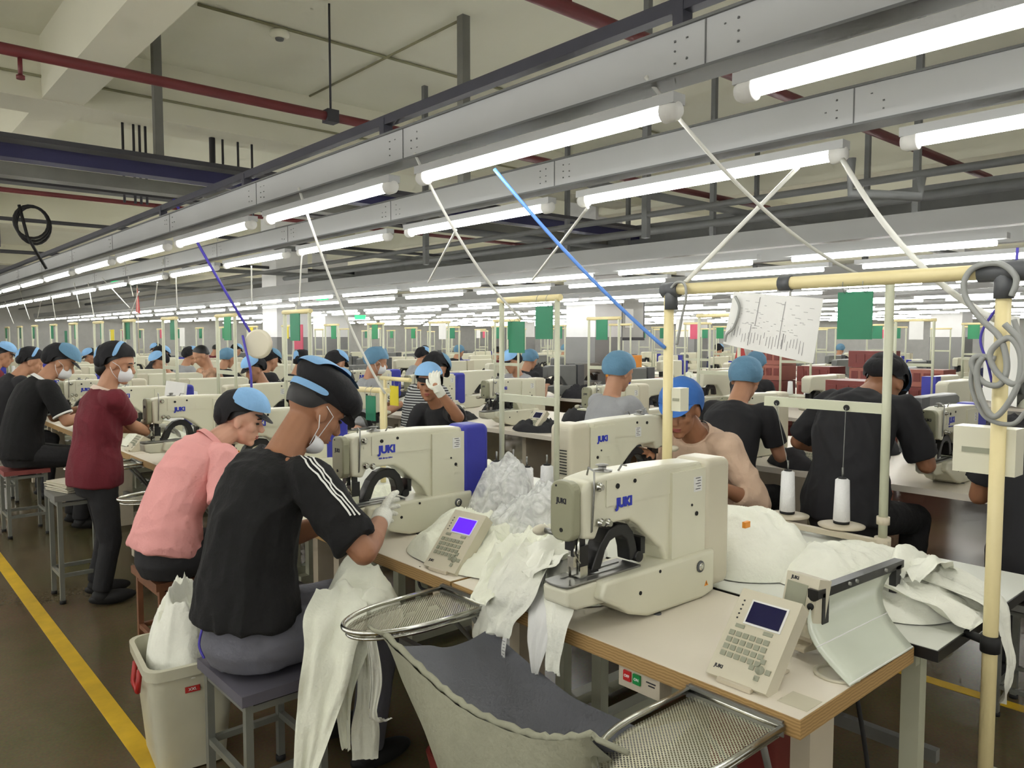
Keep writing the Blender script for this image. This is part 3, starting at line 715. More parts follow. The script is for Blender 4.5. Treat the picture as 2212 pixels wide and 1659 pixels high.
def ribbon(mb, path, side, widths, amp=.012, folds=2.5, seed=0, nv=14, nu=None, thick=0):
    """A length of cloth following path (points), as wide as widths, with lengthwise folds."""
    path = [V(p) for p in path]; side = V(side).normalized(); n = len(path)
    nu = nu or max(12, n * 5)
    def at(L, t):
        x = t * (len(L) - 1); i = min(len(L) - 2, int(x)); f = x - i
        p0, p1, p2, p3 = L[max(0, i - 1)], L[i], L[i + 1], L[min(len(L) - 1, i + 2)]
        return .5 * ((2 * p1) + (p2 - p0) * f + (2 * p0 - 5 * p1 + 4 * p2 - p3) * f * f + (3 * p1 - p0 - 3 * p2 + p3) * f ** 3)
    def fn(u, v):
        p = at(path, u); q = at(path, min(1, u + .02)) - at(path, max(0, u - .02)); nn = q.cross(side)
        nn = nn.normalized() if nn.length > 1e-6 else V((0, 0, 1))
        w = at(widths, u); a = noise.noise(V((v * folds * 1.6, u * 1.8, seed * 3.3))) + .5 * noise.noise(V((v * folds * 3.5, u * 5, seed * 1.3 + 9)))
        e = noise.noise(V((u * 4, seed * 2.2, v * 2))) * .12
        return p + side * ((v - .5) * w * (1 + e)) + nn * amp * 1.6 * a
    mb.sheet(fn, nu, nv); return mb

def garment(name, label, parts, m='white', cat='garment', group=None, seed=0, loc=(0, 0, 0)):
    mb = MB()
    for i, (path, side, widths, amp) in enumerate(parts): ribbon(mb, path, side, widths, amp, 2.5, seed + i * 5)
    o = mb.build(name, M[m]); return tag(o, label, cat, group)

def cable(label, p0, p1, r, m, sag=.04, mid=None, group=None, n=24, name='hanging_cable', pts=None, knots=False):
    mb = MB()
    if pts is None:
        p0 = V(p0); p1 = V(p1); pts = [p0.lerp(p1, t / n) - V((0, 0, 1)) * sag * 4 * (t / n) * (1 - t / n) for t in range(n + 1)]
    mb.tube(pts, r, 8); o = mb.build(name, M[m]); return tag(o, label, 'cable', group)
def spline(P, k=8):
    P = [V(p) for p in P]; out = []
    for i in range(len(P) - 1):
        a, b, c, d = P[max(0, i - 1)], P[i], P[i + 1], P[min(len(P) - 1, i + 2)]
        for j in range(k):
            f = j / k; out.append(.5 * ((2 * b) + (c - a) * f + (2 * a - 5 * b + 4 * c - d) * f * f + (3 * b - a - 3 * c + d) * f ** 3))
    return out + [P[-1]]

def make_lamp(label, detailed=True, group=None):
    t = thing('hanging_tube_lamp', label, 'lamp', group=group)
    mb = MB(); mb.cyl((0, -.58, 0), (0, .58, 0), .0165, n=10); mb.build('light_tube', M['tube'], t)
    mb = MB().use(M['trunk']); mb.box((0, 0, .034), (.055, 1.27, .03), .004 if detailed else 0); 
    mb.build('housing', None, t)
    if detailed:
        for sg in (-1, 1):
            mb = MB(); mb.lathe([(.018, 0), (.030, .004), (.030, .04), (.022, .055), (.006, .057)], (0, sg * .58, .004), 14, (0, sg, 0)); mb.box((0, sg * .605, .022), (.03, .03, .03), .003); mb.build('lamp_holder', M['stripe'], t)
    return t

def make_station_frame(label, w=.36, h=.97, group=None, arm=True, m='frame', detailed=True):
    """Two tubes clamped on the worktop, a top bar and a thread arm. Local origin on the worktop, bar along y."""
    t = thing('thread_stand', label, 'frame', group=group)
    if detailed:
        for sg in (-1, 1):
            mb = MB(); mb.cyl((0, sg * w / 2, 0), (0, sg * w / 2, h), .0125, n=10); mb.cyl((0, sg * w / 2, 0), (0, sg * w / 2, .03), .022, n=10); mb.build('post', M['framegrey'], t)
        mb = MB(); mb.cyl((0, -w / 2 - .02, h), (0, w / 2 + .02, h), .015, n=10); mb.build('top_bar', M[m], t)
        if arm: mb = MB(); mb.box((0, 0, h * .55), (.016, w + .02, .035), .003); mb.build('thread_arm', M['framegrey'], t)
    else:
        mb = MB().use(M['framegrey'])
        for sg in (-1, 1): mb.cyl((0, sg * w / 2, 0), (0, sg * w / 2, h), .013, n=6)
        mb.use(M[m]); mb.cyl((0, -w / 2 - .02, h), (0, w / 2 + .02, h), .016, n=6); mb.use(M['framegrey']); mb.box((0, 0, h * .55), (.016, w, .03)); mb.box((.06, 0, .158), (.34, w + .08, .014)); mb.build('tubing', None, t)
    return t
def make_card(label, m='green', group=None, w=.12, h=.17):
    t = thing('hanging_card', label, 'card', group=group)
    mb = MB(); mb.box((0, 0, -.03 - h / 2), (.004, w, h), 0); mb.build('card_sheet', M[m], t)
    mb = MB()
    for y in (-.03, .03): mb.tube([(0 + .02 * math.cos(a), y, -.008 + .026 * math.sin(a)) for a in [2 * PI * i / 12 for i in range(12)]], .0012, 5, True)
    mb.build('binder_ring', M['steel2'], t)
    return t
# ------------------------------------------------------------------ the hall
CEIL = 4.0
mb = MB(); mb.box((9.5, 11, -.05), (33, 36, .1)); struct('floor', mb, M['floor'])
mb = MB(); mb.box((9.5, 11, CEIL + .1), (33, 36, .2)); struct('ceiling', mb, M['ceiling'])
mb = MB(); mb.box((11, 28.1, 2), (34, .2, 4)); struct('wall_back', mb, M['wall'])
mb = MB(); mb.box((25.1, 11, 2), (.2, 36, 4)); struct('wall_right', mb, M['wall'])
def beam(name, c, d): mb = MB(); mb.box(c, d, .01); return struct(name, mb, M['beam'])
beam('beam_cross', (9, 7.455, 3.75), (32, .49, .5)); beam('beam_cross', (9, 15.6, 3.75), (32, .5, .5)); beam('beam_cross', (9, 24, 3.75), (32, .5, .5)); beam('beam_cross', (9, -.9, 3.75), (32, .5, .5))
beam('beam_length', (1.48, 11, 3.755), (.30, 34, .49)); beam('beam_length', (9.1, 11, 3.72), (.5, 34, .56)); beam('beam_length', (18.1, 11, 3.72), (.5, 34, .56))
for x, xw in ((.83, .075), (3.78, .07)):
    mb = MB(); mb.box((x, 10, .0008), (xw, 34, .0016)); tag(mb.build('floor_marking_line', M['yellow']), 'yellow line painted on the aisle floor at the left' if x < 1 else 'yellow line painted on the floor beyond the right-hand table', 'floor line', kind='structure')
for i, (x, y) in enumerate(((9.1, 8.35), (6.35, 13.6), (18.1, 12.9), (9.1, 17), (18.1, 6.2), (18.1, 20))):
    mb = MB().use(M['column']); mb.box((x, y, 2.8), (.62, .62, 2.4)); mb.use(M['dado']); mb.box((x, y, .8), (.64, .64, 1.6)); tag(mb.build('column'), kind='structure')
c = thing('notice_board', 'framed grey notice board leaning on the white column', 'notice board', (9.72, 8.1, 0))
mb = MB(); mb.box((0, 0, 2.02), (.62, .05, .95)); mb.build('board_frame', M['darkpipe'], c)
mb = MB().use(M['wall']); mb.box((0, -.03, 2.02), (.52, .01, .85)); mb.use(M['whitepaper']); mb.box((-.1, -.04, 1.9), (.2, .004, .3)); mb.build('board_sheet', None, c)

# overhead: ducts, rails, lamps
def long_box(name, label, cat, c, d, m, bev=.004):
    mb = MB(); mb.box(c, d, bev); return tag(mb.build(name, M[m]), label, cat)
def duct(X, label, y0=-5, y1=26):
    t = thing('hanging_cable_duct', label, 'duct', (X, 0, 2.39))
    mb = MB(); mb.box((0, (y0 + y1) / 2, 0), (.09, y1 - y0, .125), .004); mb.build('duct_body', M['trunk'], t)
    mb = MB()
    for z in (-.0645, .0645): mb.box((-.004, (y0 + y1) / 2, z), (.1, y1 - y0, .008))
    mb.build('edge_lip', M['trunkedge'], t)
    mb = MB(); y = -4.6
    while y < min(y1, 12):
        mb.box((-.0465, y, 0), (.002, .004, .12))
        for dy in (-.10, -.06, .06, .10):
            for z in (-.03, 0, .03):
                if rnd.random() < .7: mb.cyl((-.0455, y + dy, z + rnd.uniform(-.006, .006)), (-.0468, y + dy, z), .0035, n=6)
        y += 1.46
    mb.build('joint_plate', M['trunkedge'], t)
    return t
duct(1.83, 'pale grey cable duct above the nearest row of tube lamps'); duct(2.70, 'pale grey cable duct above the second row of tube lamps')
mb = MB(); mb.box((1.83, 10, 2.53), (.04, 32, .04), .004); tag(mb.build('support_rail', M['rail']), 'dark square rail running above the nearest cable duct', 'rail')
for i, y in enumerate((1.35, 2.9, 4.4, 5.9)):
    mb = MB(); mb.box((1.83, y, 2.495), (.045, .035, .09), .003); tag(mb.build('duct_hanger_bracket', M['rail']), ORD[i] + ' dark bracket from the camera joining rail to nearest duct', 'bracket', 'brackets under the dark rail')
LAMPN = {0: 'nearest', 1: 'second', 2: 'third', 3: 'fourth', 4: 'fifth', 5: 'sixth', 6: 'seventh', 7: 'eighth', 8: 'ninth', 9: 'tenth', 10: 'eleventh', 11: 'twelfth', 12: 'thirteenth', 13: 'fourteenth', 14: 'fifteenth', 15: 'sixteenth'}
lampD = lampS = None
nl = 0
for p in range(8):
    for r in range(2):
        X = (1.8 + .86 * r) if p == 0 else (4.66 + 2.87 * (p - 1) + .86 * r); Z = 2.232 if p == 0 else 2.10
        n = 0
        for k in range(-3, 20):
            Y = 1.97 + 1.456 * k - (.07 if r else 0)
            vis = any(seen((X, Y + q, Z), 10) for q in (-.5, 0, .5))
            if k < 0 and p == 0 and not vis: pass                                   # lamps of the same row beside and behind the camera still light the tables
            elif not vis or Y > 27.2: continue
            det = p == 0 and k < 6
            if vis: n += 1
            lab = ('lit tube lamp, %s from the camera end of the %s lamp row' % (ORD[n - 1], LAMPN[2 * p + r])) if vis else 'unseen tube lamp added left of the camera to brighten the ceiling'
            grp = 'tube lamps of the %s row' % LAMPN[2 * p + r] if vis else 'tube lamps over the camera'
            if det:
                o = lampD = make_lamp(lab, True, grp) if lampD is None else dup(lampD, label=lab, group=grp)
            else:
                o = lampS = make_lamp(lab, False, grp) if lampS is None else dup(lampS, label=lab, group=grp)
            o.location = (X, Y, Z)
        if p:
            d_ = thing('hanging_cable_duct', 'grey cable duct above the %s lamp row' % LAMPN[2 * p + r], 'duct', (X + .03, 0, Z + .15)); mb = MB(); mb.box((0, 11, 0), (.09, 33, .12)); mb.build('duct_body', M['trunk'], d_)
for X in (-3.94, -3.08, -1.07, -.21):                                                       # unseen lamp rows added left of the camera to brighten ceiling and machine fronts
    for k in range(-2, 9):
        o = dup(lampS, label='unseen tube lamp added left of the camera to brighten the ceiling', group='tube lamps over the camera'); o.location = (X, 1.97 + 1.456 * k, 2.232)
# pipes under the ceiling
def pipe(label, p0, p1, r, m, cat='pipe', n=10, name='ceiling_pipe', cap=None):
    mb = MB(); mb.cyl(p0, p1, r, n=n); return tag(mb.build(name, M[m]), label, cat)
t = pipe('dark red sprinkler pipe crossing under the ceiling from the left edge', (-4, 5.15, 3.2), (8.8, 5.15, 3.2), .033, 'redpipe', name='sprinkler_pipe')
mb = MB(); mb.cyl((.85, 5.15, 3.17), (.85, 5.15, 3.07), .012); mb.cyl((.85, 5.15, 3.07), (.85, 5.15, 3.05), .022); q = mb.build('sprinkler_head', M['redpipe'], t)
mb = MB(); mb.cyl((2.78, 5.15, 3.22), (2.78, 5.15, 4), .008); mb.box((2.78, 5.15, 3.2), (.09, .09, .09), .01); mb.build('pipe_hanger', M['darkpipe'], t)
t = pipe('dark red sprinkler pipe at the top of the view near the dark rail', (-4, 2.71, 3.2), (8.8, 2.71, 3.2), .036, 'redpipe', name='sprinkler_pipe')
mb = MB(); mb.box((2.72, 2.71, 3.5), (.06, .06, .6)); mb.build('pipe_hanger', M['redpipe'], t)
def post(label, x, y, z0, z1=4, d=.06, m='greysteel'):
    mb = MB(); mb.box((x, y, (z0 + z1) / 2), (d, d, z1 - z0), .003); return tag(mb.build('hanging_post', M[m]), label, 'post')
post('grey square post hanging down to the cable trays at left', 1.97, 6.42, 2.86, d=.062)
post('grey square post hanging from the ceiling behind the dark rail', 3.64, 4.68, 2.6, d=.07)
post('dark thin post at the left edge holding the cable trays', .83, 6.15, 2.2, 3.3, .06, 'rail')
for i, (x, y) in enumerate(((2.0, 7.5), (2.09, 7.5), (2.14, 7.5), (2.19, 7.5), (2.79, 7.5), (2.89, 7.5), (3.04, 7.5), (3.18, 7.5))):
    mb = MB(); mb.cyl((x, y, 2.8), (x, y, 3.51), .011 if i != 4 else .028, n=6); tag(mb.build('threaded_rod', M['darkpipe']), ORD[i] + ' thin rod from the left holding the cable trays up', 'rod', 'rods holding the cable trays')
for lab, Y, Z, h, m in (('dark narrow tray, topmost of the trays crossing at upper left', 6.15, 2.93, .035, 'darkpipe'), ('dark blue cable tray crossing at upper left', 6.46, 2.905, .11, 'blueTray'), ('wide grey cable tray crossing at upper left', 7.0, 2.87, .10, 'greysteel'), ('dark cable run under the grey tray at upper left', 7.55, 2.89, .045, 'darkpipe')):
    if m == 'blueTray': M[m] = mat('dark_blue_tray', S(50, 50, 86), .5, .2)
    mb = MB(); mb.box((3, Y, Z), (14, .16, h), .004); tag(mb.build('cable_tray', M[m]), lab, 'cable tray')
pipe('thin red pipe below the cable trays at upper left', (-3, 8.0, 2.88), (12, 8.0, 2.88), .022, 'redpipe'); pipe('thin dark pipe crossing low at upper left', (-3, 9.85, 2.87), (14, 9.85, 2.87), .022, 'darkpipe'); pipe('farthest dark pipe crossing at upper left', (-3, 13.6, 2.87), (18, 13.6, 2.87), .028, 'darkpipe')
pipe('thin conduit running across the face of the ceiling beam', (-3, 7.20, 3.68), (12, 7.20, 3.68), .011, 'conduit'); pipe('thin conduit crossing the ceiling past the smoke detector', (2.06, 5.75, 3.985), (8.8, 5.75, 3.985), .011, 'conduit'); pipe('thin conduit running along the ceiling to the hanging post', (3.635, 4.7, 3.98), (3.635, 7.15, 3.98), .010, 'conduit')
t = thing('smoke_detector', 'small round smoke detector on the ceiling at upper left', 'smoke detector', (2.70, 5.80, 3.97)); mb = MB(); mb.lathe([(.075, 0), (.075, -.03), (.05, -.05)], n=18); mb.build('detector_body', M['ceiling'], t); mb = MB(); mb.lathe([(.035, -.05), (.03, -.065), (.01, -.07)], n=12); mb.build('sensor_tip', M['trunkedge'], t)
t = thing('hanging_cable_coil', 'black cable coil hanging from the trays at upper left', 'cable coil', (1.24, 7.3, 2.66)); mb = MB()
for k in range(3): mb.tube([(.12 * math.cos(a) + .012 * k, .02 * k, -.13 * (1 + .08 * k) * (1 - math.sin(a))) for a in [2 * PI * i / 22 for i in range(22)]], .011, 6, True)
mb.build('loops', M['rubber'], t); mb = MB(); mb.tube([(-.08, 0, .0), (-.03, .0, -.25), (.10, .02, -.5)], .012, 6); mb.build('loose_end', M['rubber'], t)
# pipes and ducts above the second pair of rows
long_box('air_duct', 'wide grey air duct under the ceiling at right', 'duct', (8.2, 9, 2.86), (.8, 19, .34), 'dado' if 0 else 'trunkedge')
for i, (X, H, r) in enumerate(((6.2, 1.06, .04), (6.2, .90, .03), (6.6, .78, .05), (4.35, .86, .022), (10.5, 1.2, .05), (7.6, .92, .02))):
    pipe('grey pipe, %s of the pipes along the hall beyond the lamp rows' % ORD[i], (X, -2, 1.6 + H), (X, 28, 1.6 + H), r, 'trunkedge')
for i, (x, y, z0, z1) in enumerate(((6.2, 2.4, 2.3, 4), (6.2, 4.2, 2.3, 4), (6.2, 6.1, 2.35, 4), (7.6, 3.4, 2.3, 4), (7.6, 6.4, 2.3, 4), (8.6, 5.2, 2.4, 4), (4.35, 3.5, 2.3, 4), (4.35, 6.2, 2.3, 4))):
    post('grey drop post, %s of those beyond the lamp rows' % ORD[i], x, y, z0, z1, .045, 'trunkedge')
for i, (y, z) in enumerate(((4.0, 2.75), (6.5, 2.72), (9.5, 2.75), (13, 2.72), (18, 2.7))):
    pipe('grey cross pipe, %s from the camera above the second pair of lines' % ORD[i], (4.3, y, z), (16, y, z), .035, 'trunkedge')
for lab, P, q in (('bent grey conduit under the right-hand lamps', [(3.2, 1.5, 2.34), (3.2, 1.5, 2.2), (3.35, 1.28, 2.17), (3.35, 1.28, 2.25)], .02),):
    mb = MB(); mb.tube(P, q, 8); tag(mb.build('ceiling_pipe', M['trunkedge']), lab, 'pipe')

# ------------------------------------------------------------------ sewing lines
MACH = {}; PITCH = 1.245
def get_machine(kind, label, group, loc, rz):
    if kind not in MACH:
        MACH[kind] = {'near': lambda: make_machine(label), 'sub': lambda: make_machine(label, 'blue', None, .042, (.16, .366), True), 'vent': lambda: make_machine(label, 'cream', None, .036, (.465, .352), False, True), 'mid': lambda: make_machine_small(label), 'midblue': lambda: make_machine_small(label, 'blue'), 'middark': lambda: make_machine_small(label, 'dark')}[kind]()
        o = MACH[kind]; 
        if group: o['group'] = group
        o.location = loc; o.rotation_euler = (0, 0, rz); return o
    return dup(MACH[kind], loc, rz, label, group)
tw = .7805
# nearest line, operators at the left
for k in range(8):
    y0 = .79 + PITCH * k + (.004 if k else 0); lab = ['pale-topped plywood sewing table at the front right, bare beside the machine', 'sewing table heaped with white cloth, in front of the man in black', 'sewing table in front of the woman in pink', 'sewing table in front of the woman in maroon'][k] if k < 4 else 'sewing table, %s from the camera in the nearest line' % ORD[k]
    t = make_table(lab, .60, 0, PITCH - .006, 0, group='sewing tables of the nearest line'); t.location = (1.52, y0, 0)
t = make_table('wide white table with a black rim behind the first sewing table', .92, 0, 1.38, 0, 'tablew', 'black', .03, name='work_table', slim=True); t.location = (2.135, .735, 0)
for k in range(1, 14):
    if not seen((2.6, .75 + 1.25 * k + .6, .8), 250): continue
    t = make_table('white-topped facing table, %s from the camera in the nearest line' % ORD[k], .92, 0, 1.24, 0, 'tablew', 'black', .03, 'facing tables of the nearest line', name='work_table', slim=True); t.location = (2.135, .87 + 1.25 * k, 0)
get_machine('near', 'cream bartack sewing machine on the nearest table, front right', 'bartack machines', (1.5, 1.46, tw), 0)
get_machine('sub', 'cream bartack machine with a blue rear cover, in front of the man in black', 'bartack machines', (1.5, 2.70, tw), 0)
for k in range(2, 8):
    get_machine('near' if k % 2 else 'sub', 'cream bartack machine in front of the %s' % {2: 'woman in pink', 3: 'woman in maroon', 4: 'seated man in black with white trim'}.get(k, 'worker') if k < 5 else 'cream bartack machine, %s from the camera in the nearest line' % ORD[k], 'bartack machines', (1.5, 1.46 + PITCH * k, tw), 0)
get_machine('vent', 'cream bartack machine with slotted rear cover, in front of the man in tan', 'bartack machines', (3.1, 2.42, tw), PI)
for k in range(1, 13):
    Y = 2.42 + 1.25 * k
    if k in (1,): continue
    if not seen((2.8, Y, 1), 40): continue
    kind = 'vent' if k < 4 else ('mid' if k % 3 else 'midblue')
    get_machine(kind, 'cream bartack machine facing the aisle side, %s beyond the one of the man in tan' % ORD[k - 1], 'bartack machines', (3.02, Y, tw), PI)
# foreground panels, trays, switch box
make_panel('cream keypad panel with dark display on the front right table').location = (1.555, .972, tw)
p2 = make_panel('cream keypad panel with lit blue display beside the white cloth heap', 'screenon'); p2.location = (1.555, 2.15, tw); p2.rotation_euler = (0, 0, .12)
for k in range(2, 6):
    t = make_panel('keypad panel, %s from the camera in the nearest line' % ORD[k]); t.location = (1.56, .975 + PITCH * k, tw)
def op_box(loc, rz, label):
    t = thing('operation_box', label, 'control box', loc, rz)
    u = V((.24, 0, .97)).normalized(); n = V((-u.z, 0, u.x)); F = axes((0, -1, 0), u, n, (0, 0, .0)); R = F.to_3x3(); P = lambda x, y, z=0: F @ V((x, y, z))
    mb = MB(); mb.box(P(0, .115, -.025), (.098, .15, .05), .012, R, 3); c = mb.build('case', M['cream2'], t)
    mb = MB().use(M['key']); mb.box(P(-.012, .125, .0005), (.062, .085, .002), 0, R); mb.use(M['darktext']); mb.mesh(text_mesh('JUKI', .012, .0004, .0004), F @ Matrix.Translation((-.022, .178, .001))); mb.build('display', None, c)
    mb = MB().use(M['rubber']); mb.lathe([(.009, 0), (.009, .004), (.0, .005)], P(.036, .118, 0), 12, n); mb.lathe([(.006, 0), (.006, .003), (.0, .004)], P(.036, .09, 0), 12, n); mb.build('button', None, c)
    mb = MB(); mb.prism([(.0, 0), (.11, 0), (.11, .008), (.07, .016), (.06, .06), (.035, .06), (.03, .02), (0, .012)], -.04, .04, 'y', .002); mb.build('bracket_foot', M['beige'], t)
    return t
op_box((1.815, .975, tw + .02), -.15, 'small cream control box standing behind the keypad panel')
t1 = make_tray('oval perforated steel tray jutting from the front right table corner'); t1.location = (1.515, .95, .752)
t2 = dup(t1, (1.515, 1.955, .752), 0, 'oval perforated steel tray between the man in black and the dark sling')
for k, l in ((3, 'oval steel tray beside the woman in pink'), (4, 'oval steel tray beside the woman in maroon')): dup(t1, (1.515, .95 + PITCH * k - .35, .752), 0, l)
t = thing('switch_box', 'cream switch box with red and green buttons under the table edge', 'switch box', (1.56, 1.243, .722)); t.rotation_euler = (0, 0, 0)
mb = MB(); mb.box((0, 0, -.018), (.05, .135, .056), .004); b = mb.build('case', M['beige'], t)
for y, m, s_ in ((.036, 'btnred', 'OFF'), (.004, 'btngreen', 'ON')):
    mb = MB(); mb.box((-.027, y, -.012), (.008, .024, .026), .002); q = mb.build('button', M[m], b); mb = MB(); mb.mesh(text_mesh(s_, .010, .0003, .0003), axes((0, -1, 0), (0, 0, 1), (-1, 0, 0), (-.0313, y, -.012))); mb.build('button_lettering', M['stripe'], q)
mb = MB(); mb.box((-.0255, -.04, -.008), (.002, .03, .003)); mb.box((-.0255, -.042, -.016), (.002, .02, .003)); mb.build('printed_marks', M['darktext'], b)
t = thing('cable_box', 'small cream cable box under the second table edge', 'switch box', (1.553, 2.115, .72)); mb = MB(); mb.box((0, 0, -.02), (.05, .07, .05), .004); mb.build('case', M['beige'], t); mb = MB(); mb.tube(spline([(-.02, .03, .0), (-.03, .10, -.005), (-.02, .13, .04), (-.01, .13, .06)]), .005, 6); mb.build('cable', M['rubber'], t)
# acrylic guard with black clip
t = thing('acrylic_guard', 'curved milky acrylic sheet with a black clip on the table corner', 'acrylic sheet', (0, 0, 0))
bl, br_, tl, tr_ = onZ(1835, 1483, .783), onZ(1972, 1400, .783), onY(1766, 1285, .93), onY(1935, 1222, .93)
def gfn(u, v):
    p = bl.lerp(br_, v).lerp(tl.lerp(tr_, v), u); return p + V((-.012, .05, 0)) * math.sin(PI * u) * 1.1
mb = MB(); mb.sheet(gfn, 16, 8); g = mb.build('sheet', M['acrylic'], t); g.modifiers.new('th', 'SOLIDIFY').thickness = .003
mb = MB()
for u in (0.02, .36): 
    mb.tube([gfn(u, v / 8) + V((0, -.004, .0)) for v in range(9)], .002, 5)
mb.build('tape_edge', M['stripe'], g)
mb = MB(); A, B = gfn(1, -.05), gfn(1, 1.05); d = (B - A); mb.cyl(A, B, .013, n=10); R = axes(d.normalized(), d.normalized().cross(V((0, 0, 1))).normalized(), V((0, 0, 1))).to_3x3()
mb.box((A + B) / 2 + V((0, 0, .006)), (d.length, .028, .022), .004, R)
for q in (.08, .93): mb.box(A.lerp(B, q) + V((0, -.004, -.035)), (.034, .02, .08), .005, R)
c = mb.build('clip_bar', M['black'], t); mb = MB()
for q in (.32, .4, .75): mb.cyl(A.lerp(B, q) + V((0, -.02, .008)), A.lerp(B, q) + V((0, -.0, .008)), .005, n=8)
mb.build('clip_screw', M['steel2'], c)
mb = MB(); mb.lathe([(.055, 0), (.055, .004), (.045, .005), (.045, .001)], (1.80, .845, tw), 20); tag(mb.build('thread_guide_ring', M['cream2']), 'flat cream ring lying at the foot of the acrylic sheet', 'ring')
mb = MB(); mb.box((1.60, .835, tw + .0005), (.07, .07, .001)); tag(mb.build('tape_patch', M['cream2']), 'greyish square patch taped at the table corner', 'tape')

# sling between the two trays
edge = [onX(x, y, 1.10) for x, y in ((834, 1372), (907, 1441), (974, 1501), (1041, 1545), (1141, 1585), (1208, 1595), (1282, 1588))]
edge = spline(edge, 6); ne = len(edge) - 1
def sl_in(u, v):
    e = edge[round(u * ne)]; bk = V((1.50, e.y + (.03), .60 + .10 * abs(2 * u - 1) ** 2)); sag = .10 * math.sin(PI * u) ** .6
    p = e.lerp(bk, v); z = p.z - (sag + .05) * math.sin(PI * v) ** .8; n_ = noise.noise(V((u * 5, v * 4, 2))) * .012
    return (p.x + n_, p.y, z + n_)
t = thing('cloth_sling', 'dark grey cloth sling stretched between the two steel trays', 'cloth sling')
mb = MB(); mb.sheet(sl_in, ne, 22); q = mb.build('sling_cloth', M['sling'], t)
def sl_out(u, v):
    e = edge[round(u * ne)]; z = e.z - v * (.10 + .36 * math.sin(PI * min(1, u * 1.02)) ** .6)
    n_ = noise.noise(V((u * 11, v * 1.6, 7))) * .02 * v + .010 * math.sin(u * 60 + v * 3) * (1 - v) * .3
    return (e.x + v * .10 + n_ * .6 - .014 - .05 * math.sin(PI * v) * math.sin(PI * u), e.y, z)
mb = MB(); mb.sheet(sl_out, ne, 12); mb.build('outer_panel', M['slingout'], t)
mb = MB(); mb.tube([e + V((0, 0, .004 * math.sin(i * 2.4))) for i, e in enumerate(edge)], .009, 7); mb.build('gathered_hem', M['slingout'], t)
for e, s_ in ((edge[0], 1), (edge[-1], -1)):
    mb = MB(); mb.tube([e, e + V((-.02, .03 * s_, .01)), e + V((.0, .09 * s_, .0))], .006, 6); mb.build('tie_cord', M['slingout'], t)

# frame over the far side of the front table
t = thing('tube_gantry', 'tall cream tube frame with a thick top bar at the right', 'frame')
for (x, y) in ((2.3, .665), (2.3, 1.74)):
    mb = MB(); mb.cyl((x, y, 0 if y < 1 else .78), (x, y, 1.775), .0185, n=16); mb.build('post', M['frame'], t)
mb = MB(); mb.cyl((2.3, .3, 1.772), (2.3, 1.76, 1.772), .0205, n=16); mb.build('top_bar', M['frame'], t)
for y, w in ((.665, .12), (1.73, .07)):
    mb = MB(); mb.cyl((2.3, y - w / 2, 1.772), (2.3, y + w / 2, 1.772), .027, n=14); mb.cyl((2.3, y, 1.70), (2.3, y, 1.772), .024, n=14); mb.build('pipe_joint', M['grey'], t)
mb = MB(); mb.cyl((2.3, .665, .755), (2.3, .665, .80), .024, n=12); mb.cyl((2.3, .665, .78), (2.34, .735, .775), .012); mb.build('table_clamp', M['rubber'], t)
mb = MB(); mb.cyl((2.3, 1.26, 1.772), (2.3, 1.30, 1.772), .024, n=12); mb.build('hook_clamp', M['grey'], t)
mb = MB(); mb.tube(spline([(2.3, 1.265, 1.752), (2.295, 1.262, 1.725), (2.29, 1.27, 1.70), (2.29, 1.25, 1.68), (2.29, 1.235, 1.695)]), .004, 6); tag(mb.build('wire_hook', M['steel2']), 'bent grey wire hook hanging beside the printed sheet', 'hook')
# second light-green upright with thread arm and two cones (back of the white table)
t = thing('thread_stand', 'tall pale green thread stand with two white cones at right', 'thread stand', (3.0, 1.245, .781))
mb = MB(); mb.cyl((0, 0, 0), (0, 0, 1.03), .0165, n=12); mb.build('post', M['framegrey'], t)
mb = MB(); mb.box((0, .25, .545), (.014, .52, .04), .003); mb.build('thread_arm', M['framegrey'], t); mb = MB()
for y in (.15, .45): mb.cyl((-.012, y, .54), (.01, y, .54), .012, n=10)
mb.build('arm_eyelet', M['rubber'], t)
mb = MB(); mb.box((-.01, .23, .03), (.03, .52, .02), .003); mb.cyl((0, 0, .0), (0, 0, .05), .03, n=12); mb.cyl((0, 0, .1), (0, 0, .13), .024, n=12); mb.build('spool_bar', M['beige'], t)
for y in (.2, .44):
    mb = MB(); mb.lathe([(.09, 0), (.092, .006), (.06, .010), (.01, .012)], (.08, y, .042), 26); mb.build('spool_plate', M['beige'], t)
cn = cone(3.08, 1.445, .836, 'white thread cone nearer the pale green post', h=.185, group='white cones on the right thread stand')
dup(cn, (3.08, 1.685, .836), 0, 'white thread cone farther from the pale green post')
for y, yt in ((1.445, .15), (1.685, .45)): cable('thin thread rising from the %s cone of the right stand' % ('nearer' if y < 1.5 else 'farther'), (3.08, y, 1.04), (2.985, 1.245 + yt, 1.32), .0012, 'cablegrey', 0, name='sewing_thread')
